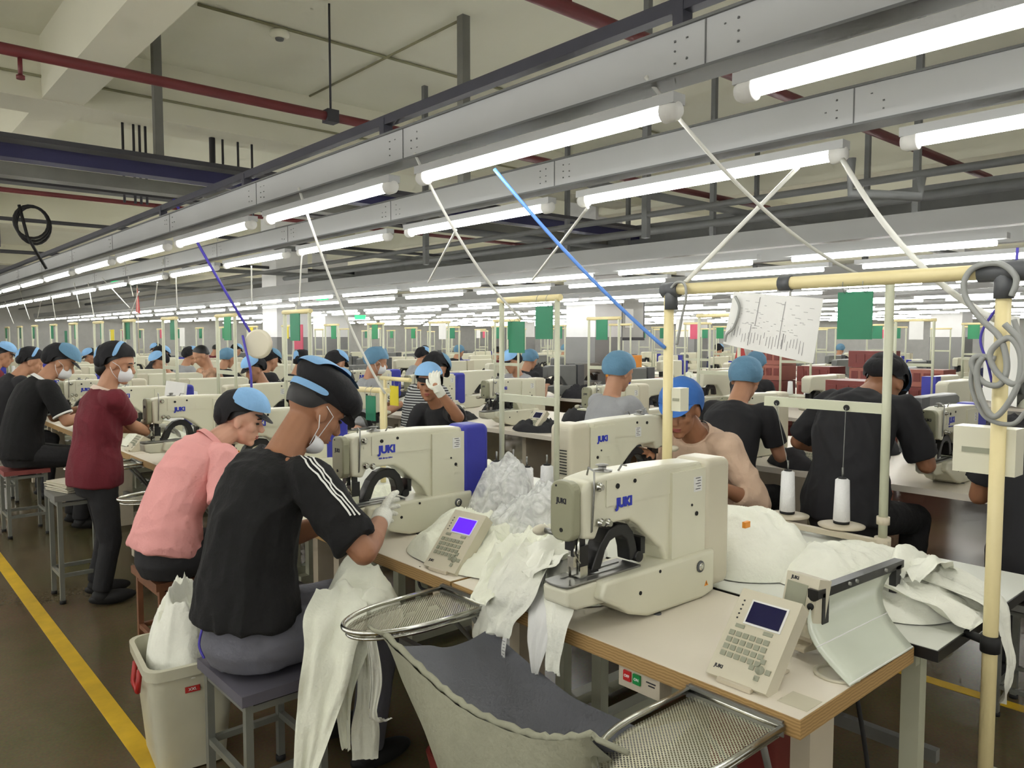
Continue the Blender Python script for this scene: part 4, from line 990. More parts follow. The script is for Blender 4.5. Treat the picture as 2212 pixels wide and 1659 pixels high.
# second frame with its cones (behind the first heap)
t = make_station_frame('cream thread stand with green cards behind the white cloth heap', .36, .985, arm=True); t.location = (2.3, 2.5, .781)
mb = MB(); mb.box((-.06, 0, .06), (.16, .40, .014), .003); mb.build('spool_bar', M['beige'], t)
for x, y in ((-.10, -.10), (-.10, .10), (.0, -.12), (.0, .1)):
    mb = MB(); mb.lathe([(.06, 0), (.062, .005), (.01, .01)], (x, y, .068), 20); mb.build('spool_plate', M['beige'], t)
for i, (x, y, l) in enumerate(((-.10, -.10, 'white cone, nearer right of four on the cream stand'), (-.10, .10, 'white cone, nearer left of four on the cream stand'), (.0, -.12, 'white cone, back right of four on the cream stand'), (.0, .1, 'white cone, back left of four on the cream stand'))):
    dup(cn, (2.3 + x, 2.5 + y, .86), 0, l, 'cones on the cream stand')
crd = make_card('green booklet ringed to the top bar of the tall right frame', 'green', w=.105, h=.142); crd.location = (2.3, 1.055, 1.765)
dup(crd, (2.3, 2.40, 1.763), 0, 'green booklet at the right post of the cream stand'); q = dup(crd, (2.32, 2.60, 1.70), 0, 'green booklet at the left post of the cream stand')
# low frame in front of the masked woman
t = thing('card_stand', 'low cream stand with green and yellow cards behind the blue-covered machine', 'stand', (2.3, 3.71, .781)); mb = MB(); mb.cyl((0, 0, 0), (0, 0, .53), .016, n=10); mb.build('post', M['frame'], t); mb = MB(); mb.cyl((0, -.06, .52), (0, .42, .51), .016, n=10); mb.build('top_bar', M['frame'], t)
dup(crd, (2.29, 3.82, 1.295), 0, 'green card on the low cream stand'); yc = make_card('yellow card behind the low cream stand', 'yellowcard', w=.10, h=.13); yc.location = (2.75, 4.29, 1.31)
mb = MB(); mb.cyl((2.75, 4.4, .79), (2.75, 4.4, 1.33), .012, n=8); mb.cyl((2.75, 4.1, 1.325), (2.75, 4.45, 1.325), .014, n=8); tag(mb.build('card_stand', M['frame']), 'thin cream stand carrying the yellow card', 'stand')
# sheet of paper on the tall frame
t = thing('printed_sheet', 'large white printed sheet hanging from the tall frame', 'paper sheet')
c4 = [onX(1585, 630, 2.29), onX(1780, 645, 2.29), onX(1757, 785, 2.29), onX(1562, 742, 2.29)]
def pf(u, v): p = c4[0].lerp(c4[1], u).lerp(c4[3].lerp(c4[2], u), v); return p + V((-.012 * math.sin(PI * u) - .006 * math.sin(u * 9), 0, 0))
mb = MB(); mb.sheet(pf, 18, 10); ps = mb.build('sheet', M['whitepaper'], t)
mb = MB(); rr = random.Random(3)
def mark(u, v, du, dv): 
    o = V((-.0012, 0, 0)); mb._new([pf(u, v) + o, pf(u + du, v) + o, pf(u + du, v + dv) + o, pf(u, v + dv) + o], [(0, 1, 2, 3)])
M['print'] = mat('grey_print', S(150, 150, 150), .7)
for i in range(26):
    u = .06 + i * .033
    mark(u, .62 + rr.random() * .12, .005, .1 + .12 * rr.random())
for i in range(60): mark(.06 + .84 * rr.random(), .12 + .5 * rr.random(), .012 + .04 * rr.random(), .006)
for u, v, dv in ((.34, .06, .5), (.62, .1, .75), (.30, .55, .38), (.12, .5, .3)): mark(u, v, .007, dv)
mark(.66, .62, .012, .26)
mb.build('printed_marks', M['print'], ps)
mb = MB(); mb.tube(spline([onX(1588, 640, 2.27), onX(1597, 665, 2.27), onX(1586, 705, 2.27), onX(1570, 722, 2.27), onX(1566, 738, 2.27)]), .0045, 6); tag(mb.build('hanging_cable', M['cablegrey']), 'short grey cable lying over the left edge of the printed sheet', 'cable')
# boxes on the frame posts
def post_box(loc, d, label, m='cream'):
    t = thing('socket_box', label, 'socket box', loc); mb = MB(); mb.box((0, 0, 0), d, .008); b = mb.build('case', M[m], t); mb = MB(); mb.box((-d[0] / 2 - .001, 0, 0), (.002, d[1] * .7, d[2] * .12)); mb.build('socket_slot', M['key'], b); return t
post_box((2.32, 1.70, 1.372), (.05, .04, .085), 'small cream box on the left post of the tall frame'); post_box((2.34, .70, 1.295), (.07, .15, .125), 'cream motor box strapped to the right post of the tall frame')
# coiled grey cables at the right post
cable('thick grey cable looped over the right joint of the tall frame', None, None, .008, 'cablegrey', pts=spline([onX(x, y, 2.27) for x, y in ((2185, 640), (2195, 600), (2160, 570), (2105, 578), (2082, 612), (2090, 650), (2120, 690), (2160, 730), (2175, 790), (2160, 830), (2125, 826), (2100, 790), (2110, 770), (2150, 775))]))
cable('thick grey cable coiled around the right post of the tall frame', None, None, .008, 'cablegrey', pts=spline([onX(x, y, 2.265) for x, y in ((2170, 700), (2205, 740), (2215, 800), (2190, 830), (2150, 800), (2140, 760), (2180, 730), (2205, 770), (2195, 840), (2150, 900), (2120, 860), (2110, 800), (2125, 770))]))
cable('grey cable looped beside the cream motor box', None, None, .006, 'cablegrey', pts=spline([onX(x, y, 2.28) for x, y in ((2105, 770), (2098, 830), (2120, 890), (2150, 912), (2190, 915), (2215, 890))]))
cable('thin violet cord running down beside the right post', None, None, .0035, 'cablepurple', pts=spline([onX(x, y, 2.3) for x, y in ((2198, 535), (2195, 570), (2185, 620), (2120, 720), (2135, 790), (2150, 860))]))
cable('grey cable looped at the left joint of the tall frame', None, None, .005, 'cablegrey', pts=spline([onX(x, y, 2.27) for x, y in ((1450, 622), (1462, 610), (1478, 613), (1482, 640), (1472, 690), (1462, 745))]))
for lab, a, b, r, m, s_ in (
    ('white cable from the upper duct to the pale green thread stand', onX(1395, 165, 1.78), V((3.0, 1.26, 1.80)), .006, 'cablewhite', .10),
    ('white cable rising from the left joint of the tall frame', onX(1480, 610, 2.3), onX(1725, 360, 2.64), .008, 'cablewhite', .0),
    ('white cable from the second lamp row to the right post', onX(1820, 345, 2.64), onX(2150, 690, 2.31), .009, 'cablewhite', .07),
    ('white cable from the nearest duct crossing to the cream thread stand', onX(895, 330, 1.78), onX(1128, 690, 2.3), .006, 'cablewhite', .07),
    ('thin grey cable slanting left below the second lamp row', onX(985, 497, 2.64), onX(925, 610, 3.3), .007, 'cablewhite', .0),
    ('thin white cable slanting from the second lamp row to the cream stand', onX(1270, 448, 2.64), onX(1150, 605, 3.3), .007, 'cablewhite', .0),
    ('bright blue air hose slanting down to the left post of the tall frame', onX(1068, 365, 1.9), onX(1437, 752, 2.28), .007, 'cableblue', .03),
    ('white cable falling behind the cap of the man in black', onX(645, 405, 1.78), onX(832, 850, 2.25), .007, 'cablewhite', .09),
    ('violet cable slanting down from the rail at left', onX(375, 430, 1.82), onX(545, 725, 2.35), .010, 'cablepurple', .02),
    ('grey cable hanging right beside the right post', onX(1560 + 630, 690, 2.6), onX(2212, 760, 2.6), .008, 'cablegrey', .0)):
    cable(lab, a, b, r, m, s_)
cable('violet cable hanging into the machine of the woman in pink', None, None, .009, 'cablepurple', pts=spline([onX(x, y, 2.2) for x, y in ((524, 725), (532, 760), (541, 800), (543, 845), (540, 880))]))
for i, (px, y0, y1, dx) in enumerate(((543, 575, 660, 1), (470, 480, 520, 0), (652, 545, 660, -6), (640, 660, 800, -10), (352, 560, 600, 0), (380, 600, 665, 3), (340, 610, 660, -6), (268, 560, 640, 20), (160, 610, 665, 12), (112, 640, 690, 8), (42, 625, 690, 22), (10, 650, 700, 20), (300, 630, 690, -22), (220, 600, 665, 60), (90, 645, 690, -10), (190, 610, 690, 14))):
    cable('thin pale cable, %s of those hanging from the lamp rows at left' % ORD[i], onX(px, y0, 2.64), onX(px + dx, y1, 2.7), .006, 'cablewhite', .0, group='pale cables hanging at the far left')
# ------------------------------------------------------------------ cloth on the nearest line
bag_heap('cloth_heap', 'large heap of white cut cloth on the second table', (1.83, 2.2, .782), .27, .40, .17, 3, M['white2'], 'cloth heap', n=110, sharp=1.4)
bag_heap('cloth_heap', 'white cloth heap between the first two machines', (1.74, 1.80, .782), .19, .26, .20, 5, M['white2'], 'cloth heap', n=100, sharp=1.5)
bag_heap('plastic_bag', 'crumpled clear plastic bag behind the white cloth heap', (2.02, 2.12, .782), .24, .26, .37, 11, M['film'], 'plastic bag', n=110, sharp=.7)
bag_heap('plastic_bag', 'bluish clear plastic bag beside the blue machine cover', (2.1, 2.45, .782), .16, .15, .40, 12, M['film'], 'plastic bag', n=90, sharp=.7)
bag_heap('cloth_bag', 'big white cloth bag behind the nearest machine', (2.45, 1.50, .782), .23, .24, .31, 21, M['white'], 'cloth bag', n=100, sharp=.55)
bag_heap('cloth_bag', 'lower white cloth bag between the nearest machine and the thread stand', (2.55, 1.20, .782), .24, .20, .135, 23, M['white'], 'cloth bag', n=90, sharp=.6)
bag_heap('cloth_heap', 'thin white cloth spread at the foot of the right thread stand', (2.82, 1.22, .782), .16, .2, .08, 26, M['white'], 'cloth heap', n=60)
bag_heap('cloth_heap', 'white cloth pile at the near end of the white table', (2.47, .93, .782), .22, .16, .14, 29, M['white'], 'cloth heap', n=110, sharp=1.6)
mb = MB(); mb.box((0, 0, 0), (.03, .012, .02), .004); o = mb.build('tag_clip', M['orange']); o.location = onX(1612, 1133, 2.26); tag(o, 'small orange clip on the big white cloth bag', 'clip')
for nm_, loc, s_ in (('ivory cloth heap in front of the woman in pink', (1.85, 3.65, .782), 41), ('ivory cloth heap under the hands of the woman in maroon', (1.75, 5.0, .782), 42), ('ivory cloth heap on the fifth table', (1.85, 6.2, .782), 43), ('white cloth heap beside the blue-covered machine', (1.88, 3.05, .782), 44), ('white cloth heap beyond the low card stand', (2.6, 3.3, .782), 45), ('ivory cloth heap far down the nearest line', (1.9, 7.6, .782), 46)):
    bag_heap('cloth_heap', nm_, loc, .24, .32, .17, s_, M['white2'], 'cloth heap', n=60, sharp=1.4)
Yv = (0, 1, 0)
def gx(px, X, dz=0): return [onX(x, y, q) + V((0, 0, dz)) for (x, y), q in zip(px, X)]
D = [((1150, 1160), (1110, 1230), (1080, 1290), (1050, 1345), (1042, 1388)), ((1175, 1160), (1150, 1225), (1112, 1285), (1082, 1330), (1075, 1372)), ((1210, 1180), (1190, 1260), (1170, 1330), (1160, 1400), (1157, 1455)), ((1215, 1200), (1208, 1280), (1204, 1340), (1199, 1400), (1196, 1452)), ((1120, 1180), (1085, 1230), (1060, 1265), (1040, 1290), (1034, 1302))]
XS = (1.72, 1.54, 1.49, 1.485, 1.48)
garment('garment_piece', 'white garment piece draped over the table edge, left of the drape', [(gx(D[0], XS), Yv, (.10, .13, .14, .12, .09), .015)], 'white', 'garment', 'white pieces draped at the table edge')
garment('garment_piece', 'white folded garment piece over the middle of the drape', [(gx(D[1], (1.72, 1.53, 1.475, 1.47, 1.465)), Yv, (.12, .16, .17, .14, .10), .018)], 'white', 'garment', 'white pieces draped at the table edge', 3)
garment('garment_piece', 'pale grey pointed cloth strip hanging lowest in the drape', [(gx(D[2], XS), Yv, (.10, .12, .12, .08, .03), .010)], 'stripe', 'garment', 'white pieces draped at the table edge', 6)
garment('garment_piece', 'white square-ended cloth strip hanging at the table corner', [(gx(D[3], (1.7, 1.525, 1.475, 1.47, 1.465)), Yv, (.10, .12, .09, .065, .062), .010)], 'white', 'garment', 'white pieces draped at the table edge', 9)
garment('garment_piece', 'white cloth flap lying on the steel tray', [(gx(D[4], (1.70, 1.56, 1.50, 1.45, 1.44)), Yv, (.10, .14, .13, .10, .08), .014)], 'white2', 'garment', 'white pieces draped at the table edge', 13)
garment('garment_piece', 'white cloth bunched on top of the drape beside the needle', [(gx(((1235, 1150), (1200, 1175), (1160, 1205), (1130, 1240)), (1.8, 1.66, 1.57, 1.52)), (.3, 1, 0), (.16, .22, .24, .16), .03)], 'white', 'garment', 'white pieces draped at the table edge', 17)
o = garment('care_label_strip', 'narrow white printed label strip hanging below the drape', [(gx(((1092, 1360), (1088, 1400), (1086, 1425), (1085, 1449)), (1.47,) * 4), Yv, (.018, .018, .018, .018), .002)], 'stripe', 'label strip')
mb = MB()
for i in range(9):
    p = onX(1087 + (0 if i > 2 else 1), 1385 + i * 7, 1.4675); mb.box(p, (.001, .008 + .004 * (i % 3 == 0), .002))
mb.build('printed_marks', M['print'], o)
# garment hanging over the near end of the white table
garment('garment_piece', 'white garment hanging over the near end of the white table', [([(2.45, .95, .90), (2.52, .82, .86), (2.53, .72, .81), (2.53, .69, .70), (2.52, .68, .60), (2.53, .685, .53)], (1, .1, 0), (.14, .20, .14, .10, .085, .03), .018), ([(2.36, 1.0, .88), (2.39, .84, .85), (2.42, .745, .81), (2.43, .72, .79)], (1, 0, 0), (.2, .26, .26, .22), .02), ([(2.33, .90, .90), (2.45, .90, .93), (2.56, .88, .88)], (.2, 1, 0), (.10, .16, .10), .03)], 'white', 'garment', None, 21)
# lap garments of the man in black
yy = 2.22
def gy(px, Ys=None): return [onY(x, y, (Ys or [yy] * len(px))[i]) for i, (x, y) in enumerate(px)]
bag_heap('cloth_heap', 'bunched white cloth on the lap of the man in black', (1.36, 2.36, .60), .14, .17, .24, 51, M['white2'], 'cloth heap', n=90, sharp=1.5)
sx = (.8, -.6, 0)
garment('garment_piece', 'long white garment leg hanging from the lap of the man in black', [(gy(((735, 1270), (725, 1330), (712, 1400), (700, 1480), (682, 1560), (660, 1665)), (2.34, 2.25, 2.22, 2.2, 2.2, 2.2)), sx, (.16, .20, .17, .15, .13, .075), .018)], 'white2', 'garment', 'white garments hanging from the lap', 31)
garment('garment_piece', 'second white garment leg split below the knee of the man in black', [(gy(((750, 1300), (755, 1380), (745, 1450), (742, 1530), (748, 1620)), (2.3, 2.24, 2.21, 2.2, 2.2)), sx, (.12, .14, .10, .05, .03), .016)], 'white2', 'garment', 'white garments hanging from the lap', 34)
garment('garment_piece', 'short white garment leg hanging behind the strip with a bow', [(gy(((765, 1330), (785, 1420), (790, 1500), (790, 1570), (790, 1640)), (2.32, 2.28, 2.26, 2.26, 2.26)), sx, (.05, .05, .06, .09, .09), .01)], 'white2', 'garment', 'white garments hanging from the lap', 37)
garment('garment_piece', 'thin white tie ending in a bunch beside the steel tray', [(gy(((800, 1360), (812, 1430), (815, 1480), (806, 1540), (815, 1555), (835, 1550)), (2.15,) * 6), sx, (.028, .03, .032, .025, .05, .04), .008), (gy(((795, 1360), (802, 1420), (806, 1480), (802, 1530)), (2.17,) * 4), sx, (.02, .02, .02, .02), .004)], 'white', 'garment', 'white garments hanging from the lap', 39)

# bin with cloth
t = thing('plastic_bin', 'cloudy white plastic bin with red handles beside the front stool', 'bin', (.96, 3.0, 0), -.12); t.scale = (.93, .93, .97)
def frust(mb, w0, d0, w1, d1, z0, z1, r=.04):
    a = rrect(w0, d0, r, 4); b = rrect(w1, d1, r, 4); n = len(a)
    mb._new([V((x, y, z0)) for x, y in a] + [V((x, y, z1)) for x, y in b], [(i, (i + 1) % n, n + (i + 1) % n, n + i) for i in range(n)], True); return a, b, n
mb = MB(); a, b, n = frust(mb, .26, .34, .33, .43, 0.01, .43, .05); mb._new([V((x, y, .01)) for x, y in a], [tuple(range(n))]); frust(mb, .32, .42, .25, .33, .43, .02, .05); mb.build('bin_body', M['binwhite'], t)
mb = MB(); frust(mb, .35, .45, .355, .455, .39, .43, .06); frust(mb, .355, .455, .32, .42, .43, .432, .06); mb.build('bin_rim', M['binwhite'], t)
for sg in (-1, 1):
    mb = MB(); y = sg * .0
    mb.tube([(-.172 * sg, -.05, .39), (-.182 * sg, -.055, .31), (-.182 * sg, .055, .31), (-.172 * sg, .05, .39)], .011, 6); mb.build('handle', M['red'], t)
mb = MB().use(M['red']); mb.box((-.01, -.212, .335), (.055, .002, .022), .0, Matrix.Rotation(rad(-6.5), 3, 'X')); mb.use(M['stripe']); mb.mesh(text_mesh('XXL', .016, .0005, .0003), axes((1, 0, 0), (0, -.113, .993), (0, -.993, -.113), (-.01, -.2135, .335))); mb.build('size_sticker', None, t)
bag_heap('cloth_heap', 'white cloth piled high in the plastic bin', (.96, 3.0, .36), .135, .185, .40, 61, M['white'], 'cloth heap', rz=-.12, n=100, sharp=1.1)

q4 = [onX(x, y, 2.95) for x, y in ((2128, 676), (2203, 684), (2196, 880), (2122, 862))]
mb = MB(); mb.sheet(lambda u, v: q4[0].lerp(q4[1], u).lerp(q4[3].lerp(q4[2], u), v) + V((.015 * math.sin(PI * u), 0, 0)), 8, 8); tag(mb.build('hanging_paper', M['whitepaper']), 'tall white paper sheet hanging behind the right post', 'paper sheet')
# stools
st = make_stool('grey-violet padded stool under the man in black', 'seatgrey', .40, .32, .465, pad=True); st.location = (1.08, 2.53, 0)
st = make_stool('brown wooden stool under the woman in pink', 'wood', .40, .32, .47, 'wood'); st.location = (1.22, 3.86, 0)
st = make_stool('tall grey steel stool with papers on it behind the woman in maroon', 'greysteel', .30, .30, .66); st.location = (1.09, 5.3, 0)
ps_ = thing('paper_stack', 'stack of pale papers lying on the tall grey stool', 'paper stack', (1.07, 5.33, .662), .3); mb = MB()
for i in range(7): mb.box((rnd.uniform(-.01, .01), rnd.uniform(-.01, .01), .004 + i * .008), (.19, .25, .006), 0, Matrix.Rotation(rnd.uniform(-.08, .08), 3, 'Z'))
mb.build('sheets', M['cream2'], ps_)
st2 = make_stool('grey stool with a dusty red seat under the man with white trim', 'redseat', .36, .32, .54); st2.location = (1.12, 7.3, 0)
dup(st, (1.15, 8.8, 0), 0, 'tall grey stool under the worker at the left edge')

# ------------------------------------------------------------------ people of the nearest line
def man_extra(root, k):
    A, E, W = k['arm']['R']; P3 = k['P3']; s = k['s']; d2 = k['d2']
    for i in range(3):
        o = V((-.022 + .017 * i, -.05, .08)); a0 = P3 + V((.0 + .016 * i, -.085, .02)); pts = []
        for j in range(22):
            f = j / 21
            p = a0.lerp(A + o, min(1, f / .45)) if f < .45 else (A + o).lerp(A + (E - A) * .76 + o, (f - .45) / .55)
            pts.append(p)
        wrap_strip(root, k['shirt'], pts, .007, M['stripe'], 'white_stripe')
    mb = MB(); A2 = V((-.135, -.09, .60)); mb.tube(spline([(-.165, -.05, .65), (-.178, -.055, .60), (-.17, -.075, .56)]), .004, 6); mb.build('key_lanyard', M['cablepurple'], root)
man = person('man in black shirt with three white sleeve stripes and black cap, sewing', (1.03, 2.56, 0), 0, (3, 9, 36, 40), 0, .575, 1.08, (34, -4),
    {'R': ('w',) + tuple(onX(826, 1118, 1.47)), 'L': ('w',) + tuple(onX(738, 1118, 1.42))}, skin='skin3', shirt='shirtblack', pants='greytrousers', cap='man', gloves='R', mask='chin', voxel=.006, fine=True, sleeve=.86, face=True, hem=-.01,
    pole={'R': (-.1, -.9, -.75), 'L': (-.2, .5, -1), 'Rh': ((.5, .75, .05), (0, -.2, -1), (.5, .6, .4)), 'Lh': ((.75, -.55, -.1), (0, 0, -1), (-.2, -.9, .2))}, extra=man_extra)
pink = person('woman in pink polo shirt with light blue cap, bending over her work', (1.13, 3.74, 0), 0, (14, 24, 42, 58), 0, .575, .98, (18, -34),
    {'R': ('w', 1.47, 3.62, .86), 'L': ('w', 1.52, 3.95, .92)}, skin='skin2', shirt='shirtpink', pants='jeans', cap='women', gloves=False, voxel=.006, fine=True, sleeve=.78, face=True, hem=.02, polo='shirtpink', collar='shirtpink', pole={'R': (-.3, -.5, -1)})
maroon = person('woman in maroon polo shirt with pale collar, standing at the line', (1.15, 5.1, 0), -.12, (4, 8, 12, 26), 0, .74, .92, (16, -25),
    {'R': ('w',) + tuple(onX(338, 950, 1.56)), 'L': ('w', 1.60, 5.32, 1.0)}, stand=True, skin='skin', shirt='shirtmaroon', pants='jeans', cap='stripe', gloves=True, mask='on', voxel=.007, fine=True, sleeve=.72, face=True, collar='threadpink', longhair=True, pole={'R': (-.6, -.5, -1)})
trim = person('seated man in black shirt with white sleeve trim at the left', (1.10, 7.25, 0), 0, (6, 16, 30, 46), 0, .65, 1.06, (30, -20), {'R': (.52, -.16, .98), 'L': (.5, .1, 1.0)}, skin='skin', shirt='shirtblack', cap='teal', gloves='LR', mask='on', voxel=.009, sleeve=.8, polo='stripe', collar='stripe')
edge_p = person('worker in dark shirt and black cap at the left edge of the view', (1.15, 8.75, 0), 0, (8, 18, 30, 45), 0, .66, 1.0, (25, -15), {'R': (.5, -.16, 1.0), 'L': (.5, .1, 1.0)}, skin='skin', shirt='shirtdark', cap='stripe', mask=None, voxel=.01)
person('worker in maroon shirt just beyond the left edge worker', (1.2, 10.3, 0), 0, (6, 14, 20, 35), 0, .66, 1.0, (20, -15), skin='skin', shirt='shirtmaroon', cap='front', voxel=.012)
tan = person('man in tan button shirt and bright blue cap, facing the camera', (3.60, 2.38, 0), PI + .12, (18, 28, 38, 46), 0, .53, 1.08, (20, 12), {'R': (.50, -.16, .98), 'L': (.46, .24, .88)}, skin='skin3', shirt='shirttan', pants='jeans', cap='blue', gloves=False, voxel=.007, fine=True, sleeve=1.5, face=True, collar='shirttan')
salute = person('man in dark shirt raising a gloved hand to his forehead', (3.66, 4.78, 0), PI + .15, (18, 26, 30, 30), 0, .53, 1.02, (2, 36), {'L': ('w',) + tuple(onX(945, 842, 3.14)), 'R': (.5, -.10, .90)}, skin='skin3', shirt='shirtdark', cap='women', gloves=True, voxel=.008, sleeve=.55, face=True, pole={'L': (-.1, 1, -.9), 'Lh': ((.1, -.3, 1), (-1, 0, 0), (.3, -.8, .2))})
masked = person('woman with white face mask and black and blue cap, facing the camera', (3.58, 6.05, 0), PI + .2, (12, 20, 28, 36), 0, .50, .96, (20, 22), {'R': (.5, -.12, .92), 'L': (.5, .14, .92)}, skin='skin2', shirt='whitepaper' if 0 else 'shirtgrey', cap='front', gloves=True, mask='on', voxel=.009, face=True, longhair=True)
camo = person('worker in tan camouflage jacket beyond the card frames at left', (3.6, 9.7, 0), PI, (6, 10, 16, 28), 0, .62, 1.0, (30, .3), skin='skin', shirt='camo', cap=None, gloves=False, voxel=.011, sleeve=1.8)
for i, (y, sh, cp, lab) in enumerate(((8.0, 'shirtdark', 'women', 'worker in dark shirt behind the pale cones at left'), (11.2, 'shirttan', 'front', 'worker in tan shirt far down the facing side'), (13.0, 'shirtdark', 'teal', 'worker in dark shirt far down the facing side'), (15.0, 'shirtgrey', 'front', 'worker in grey shirt far down the facing side'))):
    person(lab, (3.6, y, 0), PI, (8, 14, 20, 34), 0, .52, 1.0, (24, 6), skin='skin', shirt=sh, cap=cp, voxel=.012, gloves=False)
# stools of the facing side
for i, (x, y, l) in enumerate(((3.66, 2.38, 'stool under the man in tan'), (3.66, 4.78, 'stool under the man raising his hand'), (3.55, 6.0, 'stool under the masked woman'))): dup(st, (x, y, 0), 0, 'grey steel ' + l).scale = (1, 1, .60)

# ------------------------------------------------------------------ the second pair of lines
X1 = 4.39
black = person('broad man in black shirt seen from behind, right of the thread stand', (4.0, 1.86, 0), -.05, (6, 12, 40, 78), 0, .66, 1.14, (62, 8), {'R': (.55, -.16, .96), 'L': (.5, .34, .92)}, skin='skin3', shirt='shirtdark', pants='jeans', cap='women', gloves='L', voxel=.009, fine=True, sleeve=.85, pole={'L': (-.2, .9, -.8)})
bluecap = person('worker in black shirt and grey-blue hood cap beside the tan man', (4.03, 2.62, 0), .1, (8, 14, 26, 40), 0, .62, 1.0, (26, 6), skin='skin', shirt='shirtdark', cap='hood', voxel=.010)
person('worker with light blue cap behind the black shirt worker', (6.76, 4.2, 0), 0, (8, 14, 24, 36), 0, .62, .96, (26, 0), skin='skin', shirt='shirtdark', cap='hood', voxel=.011)
greyw = person('woman in grey shirt and grey-blue hood cap, seen from behind', (3.92, 3.50, 0), -.15, (3, 6, 12, 24), 0, .60, 1.0, (20, -.3), {'R': (.45, -.16, .95), 'L': (.45, .1, .95)}, skin='skin', shirt='shirtgrey', pants='jeans', cap='hood', voxel=.009)
rightp = person('man in black shirt cut off by the right edge', (3.72, .88, 0), .3, (4, 8, 18, 30), 0, .60, 1.06, (24, -.2), skin='skin3', shirt='shirtdark', cap='front', voxel=.010)
person('worker in black and white striped shirt behind the raised hand', (3.92, 5.75, 0), .1, (6, 10, 20, 40), 0, .55, 1.04, (40, .2), skin='skin', shirt='shirtstripe', cap='teal', voxel=.010)
person('masked worker in pale grey shirt turning right, below the lamp cables', (3.92, 6.7, 0), -.5, (3, 6, 14, 24), 0, .58, 1.02, (18, -.5), skin='skin', shirt='shirtgrey', cap='hood', mask='on', voxel=.010)
P2L = ((7.6, 'shirtdark', 'women'), (8.4, 'shirtdark', 'stripe'), (9.3, 'shirtdark', 'teal'), (10.7, 'shirtdark', 'hood'), (12.2, 'shirtgrey', 'front'), (13.6, 'shirtdark', 'women'))
for i, (y, sh, cp) in enumerate(P2L):
    person('worker seen from behind, %s past the masked grey worker, second pair of lines' % ORD[i], (3.92, y, 0), .1, (6, 12, 22, 34), 0, .57, 1.0, (24, 0), skin='skin', shirt=sh, cap=cp, voxel=.012, gloves=False)
for x, y, l in ((3.93, 1.86, 'the broad man in black'), (3.93, 2.62, 'the worker with the grey-blue hood beside the tan man'), (3.92, 3.5, 'the woman in grey'), (3.75, .9, 'the man at the right edge')): dup(st, (x, y, 0), 0, 'grey steel stool under ' + l).scale = (1, 1, .76)
FARP = [person('worker', (6.76, 5.3, 0), 0, (6, 12, 22, 34), 0, .56, 1.0, (24, 0), skin='skin', shirt=sh, cap=cp, voxel=.014, gloves=False, legs=False) for sh, cp in (('shirtmaroon', None), ('shirtdark', 'hood'), ('shirtgrey', 'front'), ('shirtnavy', 'women'))]
FARD = ['maroon shirt', 'dark shirt and grey-blue hood', 'grey shirt and blue-fronted cap', 'navy shirt and blue-fronted cap']
usedp = [0, 0, 0, 0]
BLOCKED = [(9.1, 8.35), (6.35, 13.6), (18.1, 12.9), (9.1, 17), (18.1, 6.2), (18.1, 20), (6.7, 3.0), (9.55, 3.5), (9.6, 4.15), (9.55, 4.8), (9.6, 5.5), (9.6, 6.2), (8.95, 7.6), (9.1, 7.05), (6.76, 4.2)]
def far_person(i, x, y, rz, label):
    if any(abs(x - a) < .8 and abs(y - b) < .75 for a, b in BLOCKED): return None      # columns, crate stacks and cartons stand there
    if not usedp[i]: usedp[i] = 1; o = FARP[i]; o['label'] = label; o.location = (x, y, 0); o.rotation_euler = (0, 0, rz); return o
    return dup(FARP[i], (x, y, 0), rz, label)
mframe = make_station_frame('frame', .36, .985, m='frame', detailed=False); mcard = None
def far_card(m, loc, label, group):
    key = 'c' + m
    if key not in MACH:
        mb = MB(); mb.box((0, 0, -.10), (.006, .135, .18)); o = mb.build('hanging_card', M[m]); MACH[key] = o
    else: o = MACH[key].copy(); COL.objects.link(o)
    o.location = loc; return tag(o, label, 'card', group)
def far_cone(loc, label, group):
    if 'cone' not in MACH:
        mb = MB(); mb.lathe([(.03, 0), (.033, .01), (.026, .15), (.004, .155)], n=10); o = mb.build('thread_cone', M['thread']); MACH['cone'] = o
    else: o = MACH['cone'].copy(); COL.objects.link(o)
    o.location = loc; return tag(o, label, 'thread spool', group)
PAIR = {0: 'nearest', 1: 'second', 2: 'third', 3: 'fourth', 4: 'fifth', 5: 'sixth', 6: 'seventh'}
usedf = [0]
def far_frame(loc, label, group):
    if not usedf[0]: usedf[0] = 1; o = mframe; tag(o, label, 'frame', group); o.location = loc; return o
    return dup(mframe, loc, 0, label, group)
rr = random.Random(11)
# card frames down the nearest pair
n = 0
for k in range(3, 17):
    Y = 1.25 * k + 1.0
    if not seen((2.3, Y, 1.7), 0): continue
    n += 1; far_frame((2.3 + rr.uniform(-.03, .03), Y, .781), 'cream thread frame, %s behind the low card stand in the nearest lines' % ORD[n - 1], 'thread frames of the nearest lines')
    far_card('green' if k % 4 else 'greenlight', (2.29, Y + rr.uniform(-.12, .12), 1.765), 'green card on the thread frame, %s behind the low card stand' % ORD[n - 1], 'green cards of the nearest lines')
    if k % 2: far_card(('green', 'pinkcard', 'whitepaper', 'yellowcard')[k // 2 % 4], (2.55, Y + .5, 1.70), 'hanging sheet between frames, %s of the nearest lines' % ORD[n - 1], 'cards of the nearest lines')
    for q in range(3): far_cone((2.3 + rr.uniform(-.1, .25), Y - .18 + .18 * q, .946), 'white thread cone, %s on the thread frame %s behind the low card stand' % (ORD[q], ORD[n - 1]), 'cones of the nearest lines')
mb = MB(); mb.box((0, 0, 0), (.02, .42, .30), .004, Matrix.Rotation(.12, 3, 'Y')); o = mb.build('guard_board', M['whitepaper']); o.location = onX(377, 868, 1.9); tag(o, 'white guard board standing behind the woman in maroon', 'board')
